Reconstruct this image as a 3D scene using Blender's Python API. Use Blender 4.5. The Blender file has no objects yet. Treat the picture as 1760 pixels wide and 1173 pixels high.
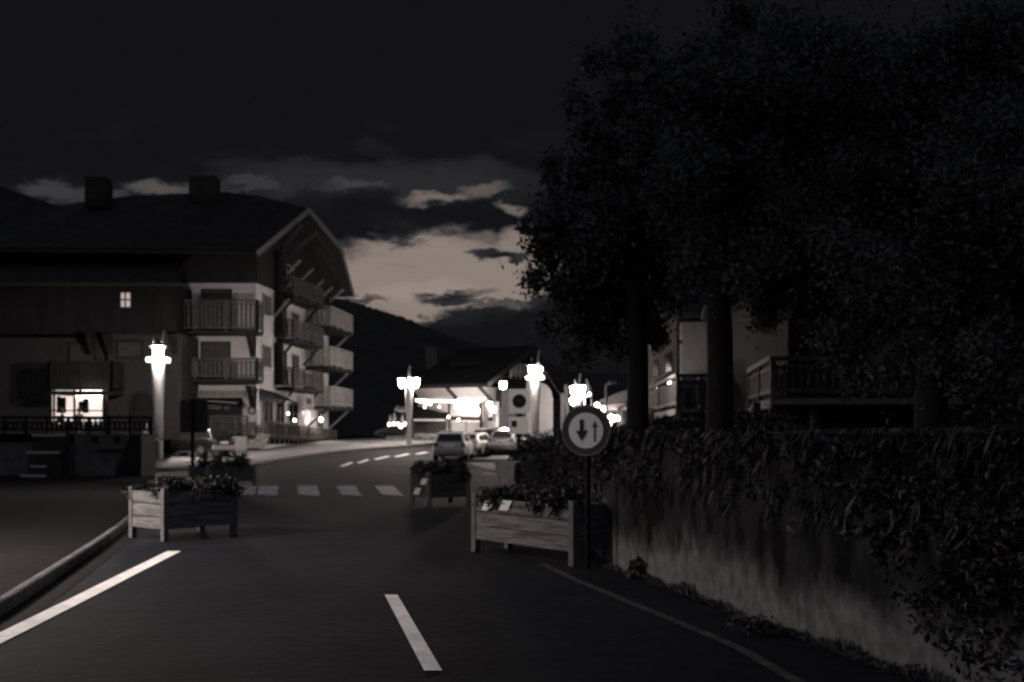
import bpy, math, random
import numpy as np
from mathutils import Vector, Matrix
random.seed(7); RNG = np.random.default_rng(7)
S = bpy.context.scene; COL = S.collection
F = 1711.1; HY = 745.0; EYE = 1.5
# ---------------------------------------------------------------- camera
cd = bpy.data.cameras.new('camera'); cam = bpy.data.objects.new('camera', cd); COL.objects.link(cam)
cam.location = (0, 0, EYE); cam.rotation_euler = (math.radians(90), 0, 0)
cd.sensor_width = 36; cd.lens = 35; cd.shift_y = (HY - 586.5) / 1760
cd.clip_start = 0.1; cd.clip_end = 3000
cd.dof.use_dof = True; cd.dof.focus_distance = 2.6; cd.dof.aperture_fstop = 4.5
S.camera = cam
S.view_settings.view_transform = 'Standard'; S.view_settings.look = 'None'
S.view_settings.exposure = 0; S.view_settings.gamma = 1
S.cycles.max_bounces = 5; S.cycles.diffuse_bounces = 3; S.cycles.glossy_bounces = 2
S.cycles.transparent_max_bounces = 6; S.cycles.caustics_reflective = False
S.cycles.sample_clamp_indirect = 4; S.cycles.use_denoising = True

AMB = 0.110        # strength of fill added to the unseen sky behind and above
LAMP = 520.0       # lantern glass
WARM = (1.0, 0.84, 0.76, 1)

# ---------------------------------------------------------------- world: last dusk light between clouds
W = bpy.data.worlds.new("World"); S.world = W; W.use_nodes = True
nt = W.node_tree; nt.nodes.clear(); N = nt.nodes.new; LK = nt.links.new
def mth(op, a, b=None, c=None):
    n = N('ShaderNodeMath'); n.operation = op
    for i, v in enumerate((a, b, c)):
        if v is None: continue
        if isinstance(v, (int, float)): n.inputs[i].default_value = v
        else: LK(v, n.inputs[i])
    return n.outputs[0]
def smooth(v, a, b):
    n = N('ShaderNodeMapRange'); n.interpolation_type = 'SMOOTHSTEP'
    LK(v, n.inputs[0]); n.inputs[1].default_value = a; n.inputs[2].default_value = b
    return n.outputs[0]
tc = N('ShaderNodeTexCoord'); sp = N('ShaderNodeSeparateXYZ'); LK(tc.outputs['Generated'], sp.inputs[0])
ny = mth('MAXIMUM', sp.outputs[1], 0.05)
u0 = mth('DIVIDE', sp.outputs[0], ny); v0 = mth('DIVIDE', sp.outputs[2], ny)
cb = N('ShaderNodeCombineXYZ'); LK(u0, cb.inputs[0]); LK(mth('MULTIPLY', v0, 2.4), cb.inputs[1])
def noise(scale, det=6, off=0.0, rough=.55):
    n = N('ShaderNodeTexNoise'); n.inputs['Scale'].default_value = scale; n.inputs['Detail'].default_value = det
    n.inputs['Roughness'].default_value = rough
    m = N('ShaderNodeVectorMath'); m.operation = 'ADD'; LK(cb.outputs[0], m.inputs[0]); m.inputs[1].default_value = (off, off*.7, off)
    LK(m.outputs[0], n.inputs['Vector']); return n.outputs[0]
n1 = noise(11); n2 = noise(12, off=5.3); n3 = noise(26, 10, off=9.1, rough=.68)
u = mth('ADD', u0, mth('MULTIPLY', mth('SUBTRACT', n1, .5), .080))
v = mth('ADD', v0, mth('MULTIPLY', mth('SUBTRACT', n2, .5), .036))
v = mth('ADD', v, mth('MULTIPLY', mth('SUBTRACT', n3, .5), .040))
def blob(px, py, rx, ry, soft=.5):
    a = mth('DIVIDE', mth('SUBTRACT', u, (px-880)/F), rx/F)
    b = mth('DIVIDE', mth('SUBTRACT', v, (HY-py)/F), ry/F)
    r = mth('ADD', mth('MULTIPLY', a, a), mth('MULTIPLY', b, b))
    return smooth(r, 1+soft*1.15, max(0, 1-soft*1.15))
light = None
for (px, py, rx, ry, amp, so) in [(745, 480, 215, 78, .23, .45), (690, 540, 90, 30, .20, .5), (890, 460, 60, 70, .20, .4), (740, 500, 150, 40, .27, .95),
        (745, 342, 62, 14, .15, .9), (830, 326, 48, 10, .09, .9), (876, 358, 24, 11, .13, .9), (600, 314, 60, 12, .04, .9),
        (650, 312, 260, 34, .016, .9), (285, 322, 50, 13, .075, .9), (108, 332, 50, 18, .035, .9), (200, 334, 28, 10, .035, .9),
        (430, 318, 70, 9, .03, .9), (470, 322, 25, 7, .03, .9), (868, 604, 40, 5, .02, .8), (650, 255, 30, 12, .004, .9)]:
    t = mth('MULTIPLY', blob(px, py, rx, ry, so), amp)
    light = t if light is None else mth('MAXIMUM', light, t)
dark = None
for (px, py, rx, ry, amp, so) in [(635, 372, 88, 44, .93, .5), (560, 372, 60, 60, .8, .6), (745, 372, 80, 24, .95, .5), (700, 388, 110, 24, .75, .7), (822, 366, 34, 24, .88, .6),
        (850, 438, 44, 12, .93, .55), (885, 440, 40, 9, .9, .6), (638, 512, 40, 8, .8, .7), (768, 514, 52, 13, .92, .55), (800, 505, 60, 6, .6, .8),
        (860, 522, 70, 6, .7, .8), (850, 560, 130, 32, .95, .35), (960, 545, 60, 40, .9, .4), (680, 455, 30, 4, .12, .9), (930, 470, 40, 6, .4, .9), (730, 555, 30, 10, .6, .8)]:
    t = mth('SUBTRACT', 1, mth('MULTIPLY', blob(px, py, rx, ry, so), amp))
    dark = t if dark is None else mth('MULTIPLY', dark, t)
val = mth('MULTIPLY', light, dark)
fl = mth('ADD', .0066, mth('MULTIPLY', smooth(n1, .40, .80), mth('MULTIPLY', smooth(v0, .36, .22), .005)))
front = mth('ADD', val, fl)
# warm where bright, cool grey where dark
mixc = N('ShaderNodeMix'); mixc.data_type = 'RGBA'
LK(smooth(val, .0, .10), mixc.inputs[0]); mixc.inputs[6].default_value = (.93, .95, 1.08, 1); mixc.inputs[7].default_value = (1.08, .87, .77, 1)
colF = N('ShaderNodeMix'); colF.data_type = 'RGBA'; colF.blend_type = 'MULTIPLY'; colF.inputs[0].default_value = 1
LK(mixc.outputs[2], colF.inputs[6]); LK(front, colF.inputs[7])
full = N('ShaderNodeMix'); full.data_type = 'RGBA'
LK(smooth(sp.outputs[1], .80, .50), full.inputs[0]); LK(colF.outputs[2], full.inputs[6])
full.inputs[7].default_value = (AMB*.86, AMB*.92, AMB*1.12, 1)
bg = N('ShaderNodeBackground'); LK(full.outputs[2], bg.inputs[0]); bg.inputs[1].default_value = 1
wo = N('ShaderNodeOutputWorld'); LK(bg.outputs[0], wo.inputs[0])

# ---------------------------------------------------------------- materials
M = {}
def mat(name, a, rough=.8, var=.25, scale=4.0, bump=.0, metal=0.0, tint=(1, 1, 1), stretch=(1, 1, 1), coat=0):
    m = bpy.data.materials.new(name); m.use_nodes = True; t = m.node_tree; b = t.nodes['Principled BSDF']
    tcn = t.nodes.new('ShaderNodeTexCoord'); mp = t.nodes.new('ShaderNodeMapping'); mp.inputs['Scale'].default_value = stretch
    no = t.nodes.new('ShaderNodeTexNoise'); no.inputs['Scale'].default_value = scale; no.inputs['Detail'].default_value = 6
    t.links.new(tcn.outputs['Object'], mp.inputs[0]); t.links.new(mp.outputs[0], no.inputs['Vector'])
    r = t.nodes.new('ShaderNodeValToRGB'); t.links.new(no.outputs[0], r.inputs[0])
    lo, hi = a*(1-var), a*(1+var)
    r.color_ramp.elements[0].position = .3; r.color_ramp.elements[1].position = .7
    r.color_ramp.elements[0].color = (lo*tint[0], lo*tint[1], lo*tint[2], 1); r.color_ramp.elements[1].color = (hi*tint[0], hi*tint[1], hi*tint[2], 1)
    t.links.new(r.outputs[0], b.inputs['Base Color']); b.inputs['Roughness'].default_value = rough; b.inputs['Metallic'].default_value = metal
    b.inputs['Specular IOR Level'].default_value = .12 if rough > .65 else .5
    if coat: b.inputs['Coat Weight'].default_value = coat; b.inputs['Coat Roughness'].default_value = .08
    if bump:
        bn = t.nodes.new('ShaderNodeBump'); bn.inputs['Strength'].default_value = bump; bn.inputs['Distance'].default_value = .02
        n4 = t.nodes.new('ShaderNodeTexNoise'); n4.inputs['Scale'].default_value = scale*6; n4.inputs['Detail'].default_value = 5
        t.links.new(mp.outputs[0], n4.inputs['Vector']); t.links.new(n4.outputs[0], bn.inputs['Height']); t.links.new(bn.outputs[0], b.inputs['Normal'])
    M[name] = m; return m
def road_skin(m, amt):        # fine aggregate and larger worn patches
    t = m.node_tree; b = t.nodes['Principled BSDF']; src = b.inputs['Base Color'].links[0].from_socket
    tc_ = t.nodes.new('ShaderNodeTexCoord'); cur = src
    for sc, lo, hi, d_ in ((90, .35, 1.9, 2), (.35, .75, 1.35, 5), (6, .8, 1.25, 9)):
        n_ = t.nodes.new('ShaderNodeTexNoise'); n_.inputs['Scale'].default_value = sc; n_.inputs['Detail'].default_value = d_; t.links.new(tc_.outputs['Object'], n_.inputs['Vector'])
        mr = t.nodes.new('ShaderNodeMapRange'); t.links.new(n_.outputs[0], mr.inputs[0]); mr.inputs[1].default_value = .3; mr.inputs[2].default_value = .7
        mr.inputs[3].default_value = 1+(lo-1)*amt; mr.inputs[4].default_value = 1+(hi-1)*amt
        mx = t.nodes.new('ShaderNodeMix'); mx.data_type = 'RGBA'; mx.blend_type = 'MULTIPLY'; mx.inputs[0].default_value = 1
        t.links.new(cur, mx.inputs[6]); t.links.new(mr.outputs[0], mx.inputs[7]); cur = mx.outputs[2]
    t.links.new(cur, b.inputs['Base Color'])
def mossy_wall():
    m = mat('mossy_concrete', .1, .95, .5, 2, .7); t = m.node_tree; b = t.nodes['Principled BSDF']; n_ = t.nodes.new; l = t.links.new
    tc_ = n_('ShaderNodeTexCoord'); sx = n_('ShaderNodeSeparateXYZ'); l(tc_.outputs['Object'], sx.inputs[0])
    def nz(sc, st, d=6):
        mp = n_('ShaderNodeMapping'); mp.inputs['Scale'].default_value = st; l(tc_.outputs['Object'], mp.inputs[0]); q = n_('ShaderNodeTexNoise'); q.inputs['Scale'].default_value = sc; q.inputs['Detail'].default_value = d; l(mp.outputs[0], q.inputs['Vector']); return q.outputs[0]
    def mm(op, a, b_):
        q = n_('ShaderNodeMath'); q.operation = op
        for i, v in enumerate((a, b_)):
            if isinstance(v, (int, float)): q.inputs[i].default_value = v
            else: l(v, q.inputs[i])
        return q.outputs[0]
    h = mm('ADD', sx.outputs[2], mm('MULTIPLY', mm('SUBTRACT', nz(2.2, (1, 1, .6)), .5), .75)); h = mm('ADD', h, mm('MULTIPLY', mm('SUBTRACT', nz(14, (1, 1, .35)), .5), .28))
    mr = n_('ShaderNodeMapRange'); mr.interpolation_type = 'SMOOTHSTEP'; l(h, mr.inputs[0]); mr.inputs[1].default_value = .18; mr.inputs[2].default_value = .60
    str_ = nz(2.6, (1.5, 1.5, .75), 9); cr = n_('ShaderNodeValToRGB'); l(str_, cr.inputs[0]); cr.color_ramp.elements[0].position = .40; cr.color_ramp.elements[1].position = .68
    cr.color_ramp.elements[0].color = (.006, .0065, .006, 1); cr.color_ramp.elements[1].color = (.045, .047, .048, 1)
    pl_ = n_('ShaderNodeValToRGB'); l(nz(9, (1, 1, 1), 8), pl_.inputs[0]); pl_.color_ramp.elements[0].position = .3; pl_.color_ramp.elements[1].position = .7
    pl_.color_ramp.elements[0].color = (.10, .10, .102, 1); pl_.color_ramp.elements[1].color = (.20, .20, .20, 1)
    mx = n_('ShaderNodeMix'); mx.data_type = 'RGBA'; l(mr.outputs[0], mx.inputs[0]); l(pl_.outputs[0], mx.inputs[6]); l(cr.outputs[0], mx.inputs[7]); l(mx.outputs[2], b.inputs['Base Color'])
def emit(name, strength, col=WARM):
    m = bpy.data.materials.new(name); m.use_nodes = True; t = m.node_tree; b = t.nodes['Principled BSDF']
    b.inputs['Base Color'].default_value = (.6, .6, .6, 1)
    b.inputs['Emission Color'].default_value = col; b.inputs['Emission Strength'].default_value = strength
    M[name] = m; return m
mat('asphalt', .0105, .85, .35, 1.3, .5, tint=(.80, .92, 1.22)); mat('pavement', .26, .85, .25, 1.5, .3); mat('ground', .004, .95, .4, .7, .6)
mat('gutter', .008, .9, .3, 2); mat('kerbstone', .07, .85, .4, 3, .5); mat('paint', .80, .6, .18, 5, .2); mat('grey_paint', .36, .7, .35, 3, .2); mat('worn_paint', .07, .7, .5, 6, .2)
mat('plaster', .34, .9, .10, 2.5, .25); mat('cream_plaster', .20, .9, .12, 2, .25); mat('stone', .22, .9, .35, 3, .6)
mat('dark_wood', .014, .75, .35, 3, .3, stretch=(1, 1, .15)); mat('wood', .13, .75, .30, 5, .3, stretch=(1, 1, .3))
mat('rail_wood', .13, .75, .25, 5, .2); mat('plank', .15, .8, .55, 2.6, .35, stretch=(1, 1, 9)); mat('log', .34, .8, .35, 5, .5, stretch=(1, 1, .2))
mat('roof', .022, .9, .3, 2, .4); mat('bargeboard', .10, .8, .2, 4); mat('shutter', .04, .8, .2, 4); mat('black_metal', .010, .75, .2, 4); mat('grey_metal', .25, .45, .15, 5, metal=.6)
mat('leaf_dark', .09, .7, .15, 3, tint=(.95, 1, .9)); mat('leaf_mid', .024, .6, .5, 2.2, tint=(.97, 1, .93)); mat('ivy', .022, .65, .8, 1.6, tint=(.97, 1, .97)); mat('bark', .018, .9, .4, 6, .8)
mat('concrete', .11, .9, .3, 2.5, .5); mossy_wall(); mat('straw', .10, .8, .5, 6); mat('hill', .03, 1, .3, .05); mat('white_face', .92, .45, .03, 3); mat('grey_ring', .045, .45, .05, 3); mat('arrow_black', .012, .5, .1, 3); mat('arrow_grey', .075, .5, .1, 3)
mat('reflector', .85, .35, .04, 5); mat('tyre', .02, .8, .2, 6); mat('rim', .4, .35, .1, 5, metal=.8); mat('car_dark', .55, .3, .05, 3, coat=.6); mat('car_black', .012, .25, .05, 3, coat=.8)
mat('car_silver', .38, .35, .05, 3, metal=.4, coat=.5); mat('car_white', .6, .35, .04, 3, coat=.5); mat('bumper', .3, .55, .1, 4); mat('window_glass', .012, .06, .1, 3); mat('tail_lens', .16, .12, .1, 3, coat=.6)
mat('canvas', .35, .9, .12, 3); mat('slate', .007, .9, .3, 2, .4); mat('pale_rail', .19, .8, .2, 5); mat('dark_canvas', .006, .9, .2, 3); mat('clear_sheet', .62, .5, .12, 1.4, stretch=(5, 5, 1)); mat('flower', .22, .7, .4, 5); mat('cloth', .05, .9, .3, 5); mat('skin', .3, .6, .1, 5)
mat('terrace_plaster', .085, .9, .3, 3, .5); mat('wing_plaster', .032, .9, .15, 2, .25); mat('shaded_rail', .06, .75, .25, 5, .2); mat('dim_rail', .055, .75, .25, 5, .2)  # wing plaster and far rail tone: weak lamplight put into darker colour
emit('lantern_glass', LAMP); emit('near_lantern_glass', 2100); emit('wall_lantern_glass', 190); emit('bulb_glow', 16); emit('small_bulb', 12); emit('strong_bulb', 420); emit('tube_glow', 14); emit('lit_window', .30); emit('added_panel_glow', .14, (1, .84, .76, 1)); emit('lit_room', .95); emit('hidden_fill_glow', 420); emit('sign_glow', 16); emit('ceiling_glow', 22)
def make_translucent(m):      # half of the light passes through the thin sheet
    t = m.node_tree; b = t.nodes['Principled BSDF']; tr = t.nodes.new('ShaderNodeBsdfTranslucent'); tr.inputs[0].default_value = (.75, .75, .75, 1)
    mx = t.nodes.new('ShaderNodeMixShader'); mx.inputs[0].default_value = .55; o = t.nodes['Material Output']
    t.links.new(b.outputs[0], mx.inputs[1]); t.links.new(tr.outputs[0], mx.inputs[2]); t.links.new(mx.outputs[0], o.inputs[0])
make_translucent(M['clear_sheet']); road_skin(M['asphalt'], 1); road_skin(M['paint'], .30); road_skin(M['grey_paint'], .6); road_skin(M['kerbstone'], .8)

# ---------------------------------------------------------------- helpers
ZP = [(-80, 0), (26, 0), (36, .08), (46, .16), (54, .35), (62, .65), (70, .88), (82, 1.0), (120, 1.05), (2000, 1.05)]
KS = 1.0
EYEV = Vector((0, 0, EYE))
def gz(d): return float(np.interp(d, [a for a, _ in ZP], [b for _, b in ZP]))
def P(px, py, d): return Vector(((px-880)/F*d, d, EYE + (HY-py)/F*d))
def G(px, py):
    lo, hi = 3.0, 120.0
    for _ in range(50):
        m = (lo+hi)/2
        y = HY + (EYE-gz(m))*F/m
        if y > py: lo = m
        else: hi = m
    return Vector(((px-880)/F*lo, lo, gz(lo)))
def tag(o, label=None, cat=None, group=None, kind=None):
    if label: o['label'] = label
    if cat: o['category'] = cat
    if group: o['group'] = group
    if kind: o['kind'] = kind
    return o
def root(name, label, cat, loc=(0, 0, 0), rz=0, group=None):
    o = bpy.data.objects.new(name, None); COL.objects.link(o); o.location = EYEV+(Vector(loc)-EYEV)*KS; o.rotation_euler = (0, 0, rz)
    o.empty_display_size = .3
    return tag(o, label, cat, group)
class MB:
    def __init__(s): s.v = []; s.f = []
    def add(s, vs, fs):
        b = len(s.v); s.v += [Vector(p) for p in vs]; s.f += [tuple(b+i for i in f) for f in fs]; return s
    def hexa(s, p):   # 8 points: bottom 4 then top 4
        return s.add(p, [(0, 3, 2, 1), (4, 5, 6, 7), (0, 1, 5, 4), (1, 2, 6, 5), (2, 3, 7, 6), (3, 0, 4, 7)])
    def box(s, c, size, rz=0):
        c = Vector(c); a, b, h = size[0]/2, size[1]/2, size[2]/2; R = Matrix.Rotation(rz, 3, 'Z')
        return s.hexa([c + R @ Vector(q) for q in ((-a, -b, -h), (a, -b, -h), (a, b, -h), (-a, b, -h), (-a, -b, h), (a, -b, h), (a, b, h), (-a, b, h))])
    def beam(s, p0, p1, w, h, up=(0, 0, 1)):
        p0, p1 = Vector(p0), Vector(p1); d = (p1-p0).normalized(); upv = Vector(up)
        if abs(d.dot(upv)) > .98: upv = Vector((0, 1, 0))
        sx = d.cross(upv).normalized()*w/2; sz = sx.normalized().cross(d).normalized()*h/2
        return s.hexa([p0-sx-sz, p0+sx-sz, p1+sx-sz, p1-sx-sz, p0-sx+sz, p0+sx+sz, p1+sx+sz, p1-sx+sz])
    def slab(s, quad, th):   # planar polygon thickened along its normal
        q = [Vector(p) for p in quad]; n = (q[1]-q[0]).cross(q[2]-q[0]).normalized()*th; k = len(q)
        return s.add(q + [p-n for p in q], [tuple(range(k)), tuple(range(2*k-1, k-1, -1))] + [(i, i+k, (i+1) % k+k, (i+1) % k) for i in range(k)])
    def ring(s, prof, c=(0, 0, 0), seg=14, jit=0, ax='Z', caps=True):   # lathe; prof = [(r, z)]
        c = Vector(c); vs = []; n = len(prof)
        for r, z in prof:
            for i in range(seg):
                a = 2*math.pi*i/seg; rr = r*(1+random.uniform(-jit, jit))
                q = (rr*math.cos(a), rr*math.sin(a), z)
                if ax == 'Y': q = (q[0], q[2], q[1])
                if ax == 'X': q = (q[2], q[0], q[1])
                vs.append(c+Vector(q))
        fs = [(j*seg+i, j*seg+(i+1) % seg, (j+1)*seg+(i+1) % seg, (j+1)*seg+i) for j in range(n-1) for i in range(seg)]
        if caps: fs += [tuple(range(seg-1, -1, -1)), tuple((n-1)*seg+i for i in range(seg))]
        return s.add(vs, fs)
    def tube(s, pts, rads, seg=8):
        pts = [Vector(p) for p in pts]; vs = []
        for i, p in enumerate(pts):
            d = (pts[min(i+1, len(pts)-1)]-pts[max(i-1, 0)]).normalized(); a = d.orthogonal().normalized() if i == 0 else (a - d*a.dot(d)).normalized()
            b = d.cross(a); r = rads[i] if hasattr(rads, '__len__') else rads
            vs += [p+(a*math.cos(t)+b*math.sin(t))*r for t in [2*math.pi*k/seg for k in range(seg)]]
        n = len(pts)
        fs = [(j*seg+i, j*seg+(i+1) % seg, (j+1)*seg+(i+1) % seg, (j+1)*seg+i) for j in range(n-1) for i in range(seg)]
        fs += [tuple(range(seg-1, -1, -1)), tuple((n-1)*seg+i for i in range(seg))]
        return s.add(vs, fs)
    def build(s, name, m, parent=None, smooth=False, bevel=0, world=True):
        me = bpy.data.meshes.new(name)
        off = Vector((0, 0, 0))
        if parent is not None and world:
            p = parent; 
            while p is not None: off += p.location; p = p.parent
        vs = [tuple((EYEV+(q-EYEV)*KS-off) if world else q) for q in s.v]
        me.from_pydata(vs, [], s.f); me.materials.append(M[m]); me.validate(); me.update()
        if smooth:
            for p in me.polygons: p.use_smooth = True
            me.set_sharp_from_angle(angle=math.radians(40))
        o = bpy.data.objects.new(name, me); COL.objects.link(o)
        if parent is not None: o.parent = parent
        if bevel:
            b = o.modifiers.new('b', 'BEVEL'); b.width = bevel; b.segments = 2; b.limit_method = 'ANGLE'
        return o
def text_mesh(name, s, size, mname, parent, M4, ext=.006):
    c = bpy.data.curves.new(name, 'FONT'); c.body = s; c.size = size; c.extrude = ext; c.align_x = 'CENTER'; c.align_y = 'CENTER'
    o = bpy.data.objects.new(name+'_c', c); COL.objects.link(o)
    me = bpy.data.meshes.new_from_object(o.evaluated_get(bpy.context.evaluated_depsgraph_get()))
    bpy.data.objects.remove(o); me.transform(M4); me.materials.clear(); me.materials.append(M[mname])
    q = bpy.data.objects.new(name, me); COL.objects.link(q); q.parent = parent; return q
def npmesh(name, V, Q, m, parent=None, off=None):
    me = bpy.data.meshes.new(name); V = np.asarray(V, np.float32); Q = np.asarray(Q, np.int32)
    if off is not None: V = V - np.asarray(off, np.float32)
    me.vertices.add(len(V)); me.vertices.foreach_set('co', V.ravel())
    k = Q.shape[1]; me.loops.add(Q.size); me.loops.foreach_set('vertex_index', Q.ravel())
    me.polygons.add(len(Q)); me.polygons.foreach_set('loop_start', np.arange(len(Q))*k); me.polygons.foreach_set('loop_total', np.full(len(Q), k))
    me.update(); me.validate(); me.materials.append(M[m])
    o = bpy.data.objects.new(name, me); COL.objects.link(o)
    if parent is not None: o.parent = parent
    return o
def leaves(C, size, flat=0.0, rng=RNG):
    """one small folded leaf quad round each centre in C"""
    n = len(C); C = np.asarray(C)
    a = rng.normal(size=(n, 3)); a /= np.linalg.norm(a, axis=1)[:, None]
    b = rng.normal(size=(n, 3)); b[:, 2] *= (1-flat); b -= a*(a*b).sum(1)[:, None]; b /= np.linalg.norm(b, axis=1)[:, None]
    s = size*rng.uniform(.6, 1.4, (n, 1))
    V = np.stack([C-a*s, C-b*s*.45+a*s*.1, C+a*s, C+b*s*.45+a*s*.1], 1).reshape(-1, 3)
    return V, np.arange(4*n).reshape(-1, 4)
def copy_tree(o, parent=None):
    c = o.copy(); COL.objects.link(c); c.parent = parent
    for ch in list(o.children): copy_tree(ch, c)
    return c

# ---------------------------------------------------------------- ground and road
xs = [-700, -300, -120, -60, -40] + list(np.arange(-30, 31, 2.0)) + [40, 60, 120, 300, 700]
ys = [-60, -20, -5] + list(np.arange(0, 90, 2.0)) + [100, 120, 160, 250, 400, 900]
V = [(x, y, gz(y)-.01) for y in ys for x in xs]; nx = len(xs)
Q = [(j*nx+i, j*nx+i+1, (j+1)*nx+i+1, (j+1)*nx+i) for j in range(len(ys)-1) for i in range(nx-1)]
tag(npmesh('ground', V, Q, 'ground'), kind='structure')
def strip(L, R, dz, name, m, step=1.0, kind='structure', h=0):
    """sheet between two polylines given as (x, y) with equal y sampling"""
    L, R = np.array(L), np.array(R)
    y0 = max(L[0, 1], R[0, 1]); y1 = min(L[-1, 1], R[-1, 1]); Y = np.arange(y0, y1+.001, step)
    lx = np.interp(Y, L[:, 1], L[:, 0]); rx = np.interp(Y, R[:, 1], R[:, 0]); V = []
    for y, a, b in zip(Y, lx, rx): V += [(a, y, gz(y)+dz), (b, y, gz(y)+dz)]
    n = len(Y); Q = [(2*i, 2*i+1, 2*i+3, 2*i+2) for i in range(n-1)]
    if h:
        nv = len(V); V += [(a, b, c-h) for a, b, c in V]
        Q += [(nv+2*i, nv+2*i+2, nv+2*i+3, nv+2*i+1) for i in range(n-1)] + [(2*i, 2*i+2, nv+2*i+2, nv+2*i) for i in range(n-1)] + [(2*i+1, nv+2*i+1, nv+2*i+3, 2*i+3) for i in range(n-1)]
        Q += [(0, nv, nv+1, 1), (nv-2, nv-1, 2*nv-1, 2*nv-2)]
    o = npmesh(name, V, Q, m)
    if kind: tag(o, kind=kind)
    return o
KL = [(-3.3, -8), (-3.6, 3), (-4.16, 8.1), (-4.69, 10.3), (-5.3, 12.8), (-5.95, 15.3), (-7.3, 20), (-9.3, 27), (-10.6, 32)]      # foot of left kerb
WR = [(5.2, -8), (3.6, 2), (2.35, 6.5), (1.1, 11.2), (1.02, 14), (.7, 17), (.12, 19.5), (1.0, 24), (2.2, 30), (3.6, 38), (5.4, 46)]     # foot of right wall / bank
PAVE = [(-11.6, 37), (-11.0, 39), (-10.8, 41), (-11.0, 45), (-11.0, 49), (-10.2, 54.5), (-8.6, 58), (-6.5, 62), (-5.2, 66), (-4.0, 82)]
roadL = KL[:-1] + [(-13, 31), (-13, 36), (-11.0, 39)] + PAVE[2:]
roadR = WR[:7] + [(.3, 22), (1.5, 30), (2.6, 38), (3.0, 46), (3.0, 82)]
strip(roadL, roadR, 0, 'road', 'asphalt', .5)
strip([(a-.11, b) for a, b in KL], KL, .11, 'kerb', 'kerbstone', .5, h=.2)
strip(KL, [(a+.26, b) for a, b in KL], .005, 'gutter', 'gutter', .5)  # dark gutter strip; its tone also stands in for the kerb's shade
strip([(-26, 37), (-24, 40), (-16, 57), (-13.5, 73), (-12, 82)], PAVE, .11, 'pavement', 'pavement', .5, h=.14)
strip([(a-.02, b) for a, b in PAVE], [(a+.16, b) for a, b in PAVE], .125, 'pavement_kerb', 'kerbstone', .5, h=.15)
# forecourt with the row of cars, right of the road
strip([(-2.4, 47), (-1.2, 49), (-.6, 58), (-.3, 71)], [(3.0, 47), (4.8, 49), (5.5, 58), (6, 71)], .06, 'forecourt_paving', 'pavement', 1, h=.08)
strip([(-1.1, 34), (-.9, 38), (-2.1, 45.6)], [(2.8, 34), (3.2, 38), (3.8, 45.6)], .012, 'side_path', 'pavement', .8)
def mark(name, quad, m='paint'):
    V = [(p.x, p.y, gz(p.y)+.009) for p in quad]
    n = 6; VV = []
    a, b, c, d = [Vector(v) for v in V]      # a-b near edge, d-c far edge
    for i in range(n+1):
        t = i/n; l = a.lerp(d, t); r = b.lerp(c, t); l.z = gz(l.y)+.009; r.z = gz(r.y)+.009; VV += [l, r]
    tag(npmesh(name, [tuple(q) for q in VV], [(2*i, 2*i+1, 2*i+3, 2*i+2) for i in range(n)], m), kind='structure')
# left edge line, dashes, crossing
ll = [(-3.45, 2), (-3.62, 5), (-3.82, 7.3), (-3.98, 8.9), (-4.16, 10.6), (-4.36, 12.6)]
strip([(a, b) for a, b in ll], [(a+.17, b) for a, b in ll], .009, 'edge_line', 'paint', .2)
ll = [(1.9, 4.5), (1.52, 7.0), (1.05, 8.6), (.62, 10.06), (.3, 11.4)]
strip([(a, b) for a, b in ll], [(a+.09, b) for a, b in ll], .009, 'worn_edge_line', 'worn_paint', .3)
mark('centre_dash', [G(729, 1155), G(760, 1155), G(683, 1024), G(661, 1024)])
for a in [((583, 802), (590, 803), (608, 796), (602, 795)), ((612, 796), (618, 797), (636, 791), (630, 790)), ((641, 790), (648, 791), (672, 785), (664, 784.5)), ((676, 785.5), (684, 786), (706, 781), (698, 780.5)), ((712, 781), (718, 781.5), (738, 778), (730, 777.6))]:
    mark('centre_dash', [G(*q) for q in a])
for x0, x1, x2, x3 in [(441, 476, 478, 445), (512, 549, 545, 511), (586, 621, 611, 578), (656, 694, 676, 644)]:
    mark('crossing_stripe', m='grey_paint', quad=[G(x0+1, 851), G(x1+1, 853), G(x3 if False else x2, 836), G(x3, 836)])  # stripes in a greyer paint tone
for (px, py) in [(404, 843), (372, 844)]:
    mark('crossing_stripe', m='grey_paint', quad=[G(px, py+8), G(px+34, py+8), G(px+38, py-8), G(px+6, py-8)])
tag(MB().slab([G(830, 812)+Vector((0, 0, .012)), G(862, 813)+Vector((0, 0, .012)), G(862, 808)+Vector((0, 0, .012)), G(834, 807)+Vector((0, 0, .012))], .006).build('road_patch', 'gutter'), kind='structure')

# ---------------------------------------------------------------- hill behind the village
hp = [(-900, 430), (-300, 470), (300, 500), (520, 505), (575, 513), (600, 517), (640, 530), (700, 549), (760, 574), (830, 597), (900, 616), (1000, 640), (1300, 655), (1900, 640), (2600, 600)]
HX = np.arange(-900, 2600, 3.0); hy = np.interp(HX, [a for a, _ in hp], [b for _, b in hp])
jag = RNG.uniform(-2.6, 1.2, len(HX)); V = []; dR = 520.0
for k, (dd, fr) in enumerate([(250, 0.0), (330, .35), (430, .72), (dR, 1), (dR+60, .9), (dR+260, .1)]):
    for x, y, j in zip(HX, hy, jag):
        z = (EYE + (HY-y-j*(1 if fr > .5 else .3))/F*dR)*fr
        V.append(((x-880)/F*dR, dd, z if fr else -.5))
n = len(HX); Q = [(j*n+i, j*n+i+1, (j+1)*n+i+1, (j+1)*n+i) for j in range(5) for i in range(n-1)]
tag(npmesh('hill', V, Q, 'hill'), kind='structure')

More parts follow.
